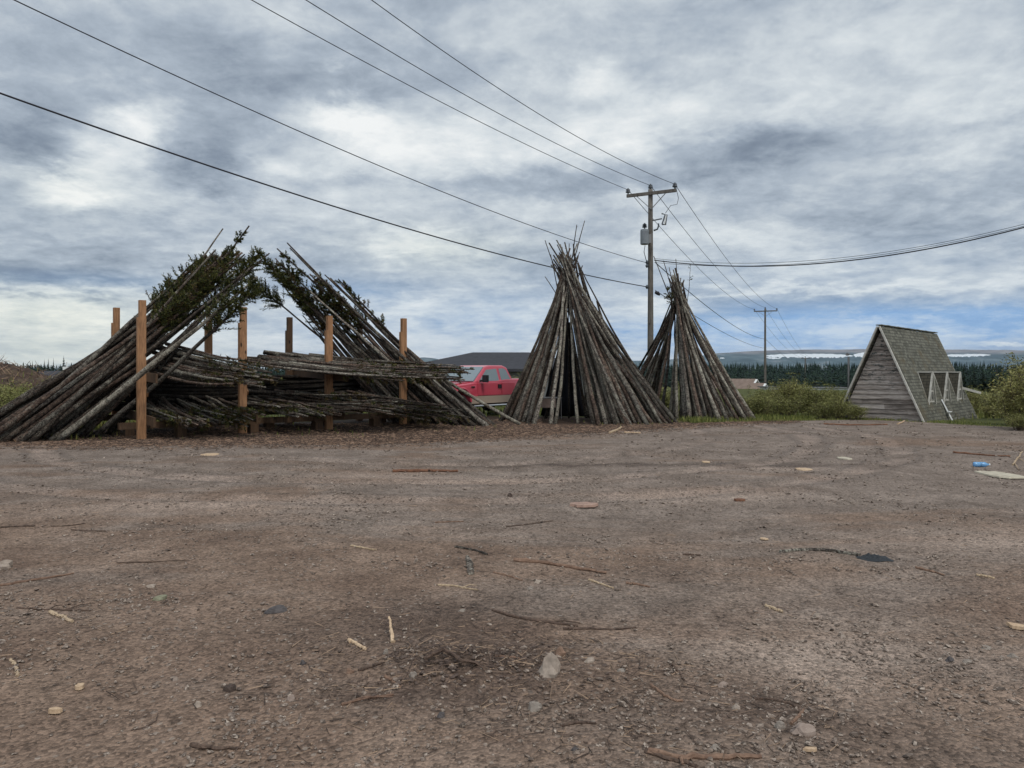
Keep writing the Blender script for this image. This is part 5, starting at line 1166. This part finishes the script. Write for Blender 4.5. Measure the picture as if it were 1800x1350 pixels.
# ---------------------------------------------------------------- things lying on the lot
def stone(px,py,wpx,hpx,mt,label,seed,flat=.7,name='stone',cat='stone',peak=0):
    g=G(px,py); w=wpx/F*g[1]; h=hpx/F*g[1]
    m=MB(); n1,n2=9,14; v=[]; rg=random.Random(seed)
    for j in range(n1):
        ph=math.pi*j/(n1-1)
        for i in range(n2):
            th=2*math.pi*i/n2; q=Vector((math.sin(ph)*math.cos(th),math.sin(ph)*math.sin(th),math.cos(ph)))
            k=1+.45*mnoise.noise(q*1.3+Vector((seed*3.1,0,0)))+.16*mnoise.cell(q*2.1+Vector((seed,2,0)))
            # planar facets
            for a in range(5):
                nn=Vector((math.cos(a*2.4+seed),math.sin(a*2.4+seed),.5*math.sin(a*1.7+seed))).normalized(); dd=q.dot(nn)*k
                if dd>.72: k*= .72/dd
            tp=1-peak*(max(q.z,-.3)+.3)/1.3; v.append((q.x*k*w*.58*tp+peak*.12*w*q.z,q.y*k*w*.58*flat*tp,max(q.z*k,-.35)*h*.9))
    m.add(v,[(j*n2+i,j*n2+(i+1)%n2,(j+1)*n2+(i+1)%n2,(j+1)*n2+i) for j in range(n1-1) for i in range(n2)])
    o=m.build(name,M[mt],loc=(g[0],g[1],g[2]+h*.10)); o.rotation_euler=(0,0,(seed*1.3)%1.2-.6); tag(o,label,cat,'larger stones on the lot'); return o
def st(c1,c2): return mat('stone',simple(c1,c2,22,.9))
M['st_dark']=st(srgb(58,54,53),srgb(92,86,84)); M['st_pale']=st(srgb(124,112,100),srgb(162,147,133)); M['st_brown']=st(srgb(100,78,64),srgb(138,112,94)); M['st_pink']=st(srgb(120,104,94),srgb(152,136,124)); M['st_grey']=st(srgb(108,99,90),srgb(146,135,124)); M['st_clod']=st(srgb(50,42,37),srgb(84,70,62)); M['st_green']=st(srgb(106,104,84),srgb(130,128,106))
for q in [(485,1076,44,14,'st_dark','flat dark slab of stone with a pale top, left of centre',.5),(965,1182,50,42,'st_pale','pointed pale stone standing in the middle foreground',.8),(984,1150,22,14,'st_brown','brown lump of stone right behind the pointed pale one',.8),(1412,1288,46,20,'st_pink','broad pale pink stone near the lower right bottom edge',.7),
    (6,1000,30,18,'st_pale','pale stone cut by the left picture edge',.8),(896,872,12,7,'st_clod','small dark clod beyond the flat reddish slab',.8),(403,1214,26,14,'st_clod','dark earth clod in the left foreground',.8),(348,1242,14,12,'st_pale','small pale three cornered stone in the left foreground',.8),(511,1231,16,12,'st_pink','small orange pink stone chip left of the bottom centre',.7),
    (940,1247,26,16,'st_grey','flat grey stone below the pointed pale stone',.7),(280,1054,26,9,'st_green','flat greenish stone left of the dark slab',.7),(1092,1180,18,6,'st_grey','flat thin stone right of the pointed pale stone',.7),(1036,1163,22,9,'st_pale','flat pale pebble to the right of the pointed stone',.7),(532,1168,12,9,'st_dark','small dark stone left of the dirt heap',.8),
    (265,1032,20,6,'st_pale','small white flat stone on the left above the greenish one',.6),(1370,1278,20,13,'st_grey','grey stone touching the left of the broad pink stone',.8),(1294,1246,18,9,'st_pale','pale pebble left of the curled root on the right',.7),(1270,1206,22,9,'st_pink','flat pinkish stone in the right foreground',.6),(1452,1207,11,9,'st_pale','tiny white stone alone in the right foreground',.8),
    (1670,1162,16,9,'st_dark','dark stone in the grey gravel patch on the right',.8),(1700,1164,16,6,'st_grey','bluish flat stone in the gravel patch on the right',.7),(1735,1140,18,6,'st_grey','grey flat stone at the top of the right gravel patch',.7),(1780,1155,20,8,'st_grey','grey stone near the right edge in the gravel patch',.7),(1436,1084,12,8,'st_pale','small light stone on the right halfway up the lot',.8),
    (775,1260,15,10,'st_dark','dark stone below the dirt heap',.8),(726,1190,14,12,'st_grey','grey pebble at the left foot of the dirt heap',.8),(678,1149,10,12,'st_grey','small grey pebble just below the upright splinter',.8),(615,1182,16,9,'st_brown','brown chip of stone left of the dirt heap',.7),(1010,1318,14,7,'st_dark','dark flat pebble near the bottom centre',.7),
    (1256,1318,22,11,'st_grey','grey stone beside the long stick at the bottom right',.7),(812,1075,14,5,'st_grey','flat chip behind the dirt heap near the long twig',.7),(945,1025,16,6,'st_pale','pale chip in the cluster of chips at centre',.7),(932,1036,14,6,'st_grey','grey chip in the cluster of chips at centre',.7)]:
    px,py,wd,hp,mt,lb_,fl=q; stone(px,py,wd,hp*.8,mt,lb_,px*.37+py*.11,fl,peak=.62 if 'pointed pale stone standing' in lb_ else .15)
def stick(pxs,r0,r1,mt,label,lift=0.0,name='stick',cat='stick',fork=None):
    pts=[]
    for k,(px,py) in enumerate(pxs): g=G(px,py); pts.append(g+[0,0,r0*.6+(lift[k] if lift else 0)])
    pts=np.array(pts); u=np.linspace(0,1,len(pts)); uu=np.linspace(0,1,16); q=np.stack([np.interp(uu,u,pts[:,k]) for k in range(3)],-1)
    for _ in range(2): q[1:-1]=(q[:-2]+2*q[1:-1]+q[2:])/4
    q[1:-1]+=RNG.normal(0,r0*.35,(14,3))*[1,1,.3]
    m=MB(); m.tube(q-q[0],np.interp(uu,[0,1],[r0,r1]),7,jit=.14)
    for fk in (fork or []):
        a=q[fk[0]]; b=G(*fk[1])+[0,0,.01]; m.tube([a-q[0],(a+b)/2-q[0]+[0,0,.012],b-q[0]],[r0*.6,r0*.5,r1*.5],5,jit=.1)
    o=m.build(name,M[mt],loc=q[0]); tag(o,label,cat,'sticks on the lot'); return o
M['twig_dark']=mat('twig_dark',woodf(srgb(46,36,30),srgb(92,74,62),(25,25,25))); M['twig_pale']=mat('twig_pale',woodf(srgb(120,100,80),srgb(176,154,126),(25,25,25))); M['splint']=mat('fresh_splinter',woodf(srgb(150,124,98),srgb(192,166,136),(20,20,20)))
M['bark_piece']=mat('bark_strip',woodf(srgb(74,50,38),srgb(122,84,62),(20,20,20))); M['root']=mat('reddish_root',woodf(srgb(84,62,50),srgb(126,100,82),(20,20,20)))
S=stick
S([(-8,1032),(60,1021),(130,1009)],.013,.006,'root','reddish brown stick entering from the left edge')
S([(30,1070),(90,1073),(160,1074)],.008,.004,'twig_dark','thin dark stick above the short pale piece on the left',fork=[(10,(170,1062)),(7,(110,1066))])
S([(88,1078),(108,1086),(127,1094)],.013,.010,'twig_pale','short pale piece of stick on the left')
S([(19,1160),(30,1172),(31,1190)],.007,.008,'twig_pale','little bent pale stick at the far left foreground')
S([(0,928),(30,926),(62,925)],.010,.006,'twig_dark','dark twig at the left edge, two thirds down')
S([(90,926),(120,925),(150,921)],.008,.007,'twig_dark','thin curved twig on the left, farthest back')
S([(125,932),(160,934),(186,934)],.008,.006,'twig_dark','thin twig just right of the farthest left twig')
S([(205,990),(235,989),(280,988),(328,985)],.006,.004,'twig_dark','long hair thin twig left of centre')
S([(338,1311),(365,1318),(395,1319),(424,1317)],.012,.004,'twig_dark','dark curved stick near the bottom left')
S([(230,1285),(255,1280),(275,1268),(278,1255)],.004,.003,'twig_dark','thin curved rootlet in the left foreground')
S([(684,1110),(687,1118),(691,1130)],.006,.012,'splint','bright fresh splinter sticking up in the foreground',lift=[.085,.045,0],name='wood_splinter',cat='splinter')
S([(614,1127),(628,1135),(643,1143)],.012,.008,'splint','short bright splinter left of the upright one',name='wood_splinter',cat='splinter')
S([(866,1073),(900,1085),(950,1093),(1016,1101)],.009,.009,'twig_dark','long dark twig crossing the centre of the lot',fork=[(11,(1020,1098))])
S([(990,1106),(1040,1106),(1075,1108),(1118,1104)],.008,.005,'twig_dark','thin twig continuing right from the long dark one')
S([(904,986),(960,992),(1010,1000),(1066,1009)],.020,.008,'root','long reddish strip of wood at the centre')
S([(822,982),(826,995),(829,1010)],.020,.026,'bark_grey','stubby bark piece pointing at the viewer near the centre',name='bark_piece',cat='bark piece')
S([(800,962),(825,966),(840,970),(856,975)],.010,.010,'bark_grey','knobbly grey twig just behind the stubby bark piece')
S([(617,960),(640,964),(662,968)],.010,.006,'twig_pale','pale thin stick left of the knobbly twig')
S([(770,1029),(800,1031),(820,1035),(840,1038)],.008,.005,'twig_pale','light forked twig above the dirt heap',fork=[(8,(838,1031))])
S([(868,1007),(890,1012),(918,1021)],.008,.006,'root','thin stick pointing at the cluster of chips')
S([(1035,1020),(1056,1027),(1078,1035)],.009,.006,'twig_pale','pale stick right of the cluster of chips')
S([(1100,1026),(1120,1028),(1142,1033)],.010,.006,'root','brown twig at the right end of the pale sticks')
S([(690,830),(730,829.5),(770,829.5),(805,829.5)],.030,.018,'bark_piece','long reddish bark strip lying flat in front of the rack',name='bark_piece',cat='bark piece')
S([(890,926),(930,922),(972,916)],.008,.004,'twig_dark','faint thin twig beyond the reddish strip')
S([(765,919),(790,918),(815,917)],.008,.005,'root','short faint stick beyond the knobbly twig')
S([(1371,972),(1410,968),(1450,969),(1500,975),(1512,977)],.016,.014,'bark_grey','curved grey stick ending at the crumpled black rag')
S([(1610,999),(1635,1005),(1660,1012)],.012,.006,'root','brown stick right of the black rag')
S([(1716,1012),(1732,1014),(1748,1017)],.010,.008,'twig_pale','small pale and dark stick near the right edge')
S([(1345,1066),(1360,1071),(1376,1077)],.012,.010,'twig_pale','small pale stick on the right half of the lot')
S([(1140,1323),(1190,1335),(1240,1334),(1300,1333),(1338,1332)],.014,.010,'root','thick reddish root along the bottom edge, right of centre',fork=[(4,(1200,1347))])
S([(1135,1322),(1160,1332),(1200,1341),(1225,1349)],.009,.008,'twig_dark','dark twig crossing under the thick root at the bottom')
S([(1325,1229),(1350,1229),(1380,1235),(1403,1245)],.006,.007,'twig_dark','dark curled root on the right foreground')
S([(1412,1249),(1404,1260),(1390,1273)],.006,.008,'root','lower crook of the curled root on the right')
S([(1145,1205),(1165,1222),(1185,1232),(1200,1234)],.008,.006,'root','bent brown root right of the grey flat stone')
S([(985,1277),(1015,1271),(1048,1272)],.006,.005,'twig_dark','thin twig pair below the grey flat stone',fork=[(7,(1005,1264))])
S([(1180,1168),(1192,1180),(1203,1196)],.006,.004,'twig_dark','small forked twig right of centre foreground',fork=[(0,(1178,1182))])
S([(600,1240),(640,1228),(692,1222)],.007,.006,'root','pair of reddish twigs left of the bottom centre',fork=[(3,(690,1228))])
S([(630,1180),(650,1174),(672,1166)],.008,.006,'twig_dark','short dark stick left of the dirt heap')
S([(745,1167),(780,1167),(815,1176),(840,1184)],.012,.008,'twig_dark','dark root lying across the dirt heap',lift=[.02,.04,.03,.0],fork=[(11,(850,1192))])
S([(870,1155),(900,1156),(925,1163)],.007,.005,'root','thin root between dirt heap and pointed stone')
S([(676,1190),(692,1200),(704,1210)],.008,.006,'root','short reddish stick at the lower left of the heap')
S([(1200,976),(1215,976),(1232,977)],.010,.006,'twig_dark','short dark twig left of the long grey stick')
S([(1072,762),(1085,757),(1092,752)],.035,.03,'twig_pale','short debarked log piece lying in front of the taller tipi',name='log_piece',cat='log piece')
S([(1098,761),(1110,761),(1126,762)],.025,.02,'splint','flat pale wood slab right of the short debarked log',name='wood_slab',cat='wood slab')
S([(1676,796),(1710,799),(1740,802),(1776,803)],.022,.012,'bark_piece','reddish bark strip behind the blue bottle',name='bark_piece',cat='bark piece')
S([(1780,818),(1788,810),(1797,800)],.016,.010,'twig_pale','forked dead twig right of the blue bottle',lift=[0,.03,.06],fork=[(2,(1790,826)),(8,(1800,812))])
S([(1448,746),(1490,748),(1560,747)],.03,.02,'bark_piece','thin bark strip lying before the cabin gable',name='bark_piece',cat='bark piece')
S([(1578,746),(1584,744),(1590,740)],.03,.02,'splint','pale board end lying in front of the cabin corner',name='wood_slab',cat='wood slab')
# flat pieces
def flat(px,py,wpx,dm,th,mt,label,name,cat,seed,rot=0,curl=0):
    g=G(px,py); w=wpx/F*g[1]; n=15; rg=np.random.default_rng(seed); v=[]
    for z in (0,th):
        for i in range(n):
            a=2*math.pi*i/n; rr=.5*(.8+.35*rg.random()) if z==0 else None
            if z==0: v.append([math.cos(a)*w*rr,math.sin(a)*dm*rr,0])
            else: q=v[i]; v.append([q[0]*.96,q[1]*.96,th])
    for q in v: q[2]+=curl*abs(q[0]/w)**2
    m=MB(); m.add(v,[tuple(range(n-1,-1,-1)),tuple(range(n,2*n))]+[(i,(i+1)%n,n+(i+1)%n,n+i) for i in range(n)]); o=m.build(name,M[mt],loc=g+[0,0,.006],rotz=rot); tag(o,label,cat); return o
M['card']=mat('stained_cardboard',simple(srgb(150,140,122),srgb(186,176,156),9)); M['redslab']=mat('reddish_slab',woodf(srgb(124,98,86),srgb(158,130,114),(10,10,10)))
flat(1026,890,52,.24,.028,'redslab','flat reddish slab of bark wood lying beyond the centre','bark_slab','bark slab',1)
flat(1757,836,58,.85,.02,'card','flat stained sheet of cardboard in front of the blue bottle','cardboard','cardboard',2,.1)
flat(1484,807,22,.4,.02,'card','small pale flat scrap on the lot between tipis and cabin','wood_scrap','scrap',3)
flat(1412,826,26,.3,.015,'splint','pale splintered scrap lying on the pinkish patch','wood_scrap','scrap',4)
flat(1240,813,14,.2,.015,'splint','tiny white chip left of the pinkish patch','wood_chip','wood chip',5)
flat(1343,949,14,.08,.01,'splint','small bright chip right of centre, before the black rag stick','wood_chip','wood chip',6)
flat(140,1212,14,.055,.018,'splint','orange square wood chip in the left foreground','wood_chip','wood chip',7,.4)
flat(96,1255,24,.03,.02,'splint','pale pointed wood chip in the lower left foreground','wood_chip','wood chip',8)
flat(1788,1106,30,.07,.02,'splint','torn pale piece of bark wood at the right edge','wood_scrap','scrap',9,-.6,.03)
flat(1300,881,18,.12,.025,'bark_piece','small brown block on the lot, middle right','wood_scrap','scrap',10)
flat(1425,1322,26,.025,.012,'splint','orange wood chip at the bottom right','wood_chip','wood chip',11)
flat(372,800,34,.35,.02,'splint','orange shaving of bark before the rack, left of the second post','wood_scrap','scrap',12)
# black rag
M['rag']=mat('black_fabric',col=(.018,.02,.022,1),rough=.6)
g=G(1537,982); m=MB(); n=22; v=[]
for j in range(n):
    for i in range(n):
        a,b=i/(n-1)*2-1,j/(n-1)*2-1; r=max(0,1-(a*a+b*b*.9)**2*.9); h=.07*r*abs(mnoise.noise(Vector((a*2.4,b*2.4,3))))*1.9+.02*r+.03*r*abs(mnoise.noise(Vector((a*6,b*6,1))))
        e=1+.25*mnoise.noise(Vector((math.atan2(b,a)*1.5,0,5))); v.append((a*.125*e,b*.10*e,h*.36-.004))
m.add(v,[(j*n+i,j*n+i+1,(j+1)*n+i+1,(j+1)*n+i) for j in range(n-1) for i in range(n-1)]); o=m.build('rag',M['rag'],loc=g+[0,0,.004],smooth=True); tag(o,'crumpled black rag at the end of the curved grey stick','rag')
# blue bottle
M['bottle']=mat('blue_plastic',col=srgb(120,176,222),rough=.12,spec=.6); M['bottle'].node_tree.nodes['Principled BSDF'].inputs['Transmission Weight'].default_value=.35
g=G(1725,821); bt=empty('plastic_bottle',g+[0,0,.045],R(-8)); tag(bt,'clear blue plastic bottle lying on its side near the right edge','bottle')
xs=np.array([-.13,-.125,-.11,-.07,-.065,-.03,-.025,.02,.05,.085,.105,.118]); rs=np.array([.01,.036,.042,.042,.039,.042,.039,.042,.042,.026,.014,.014])
MB().tube([(x,0,0) for x in xs],rs,16).build('bottle_body',M['bottle'],bt,smooth=True); MB().tube([(.118,0,0),(.12,0,0),(.136,0,0),(.138,0,0)],[.014,.017,.017,.014],12).build('cap',M['white_paint'],bt); MB().tube([(-.02,0,0),(.0,0,0),(.015,0,0)],.0435,16).build('label_band',M['bottle'],bt,smooth=True)
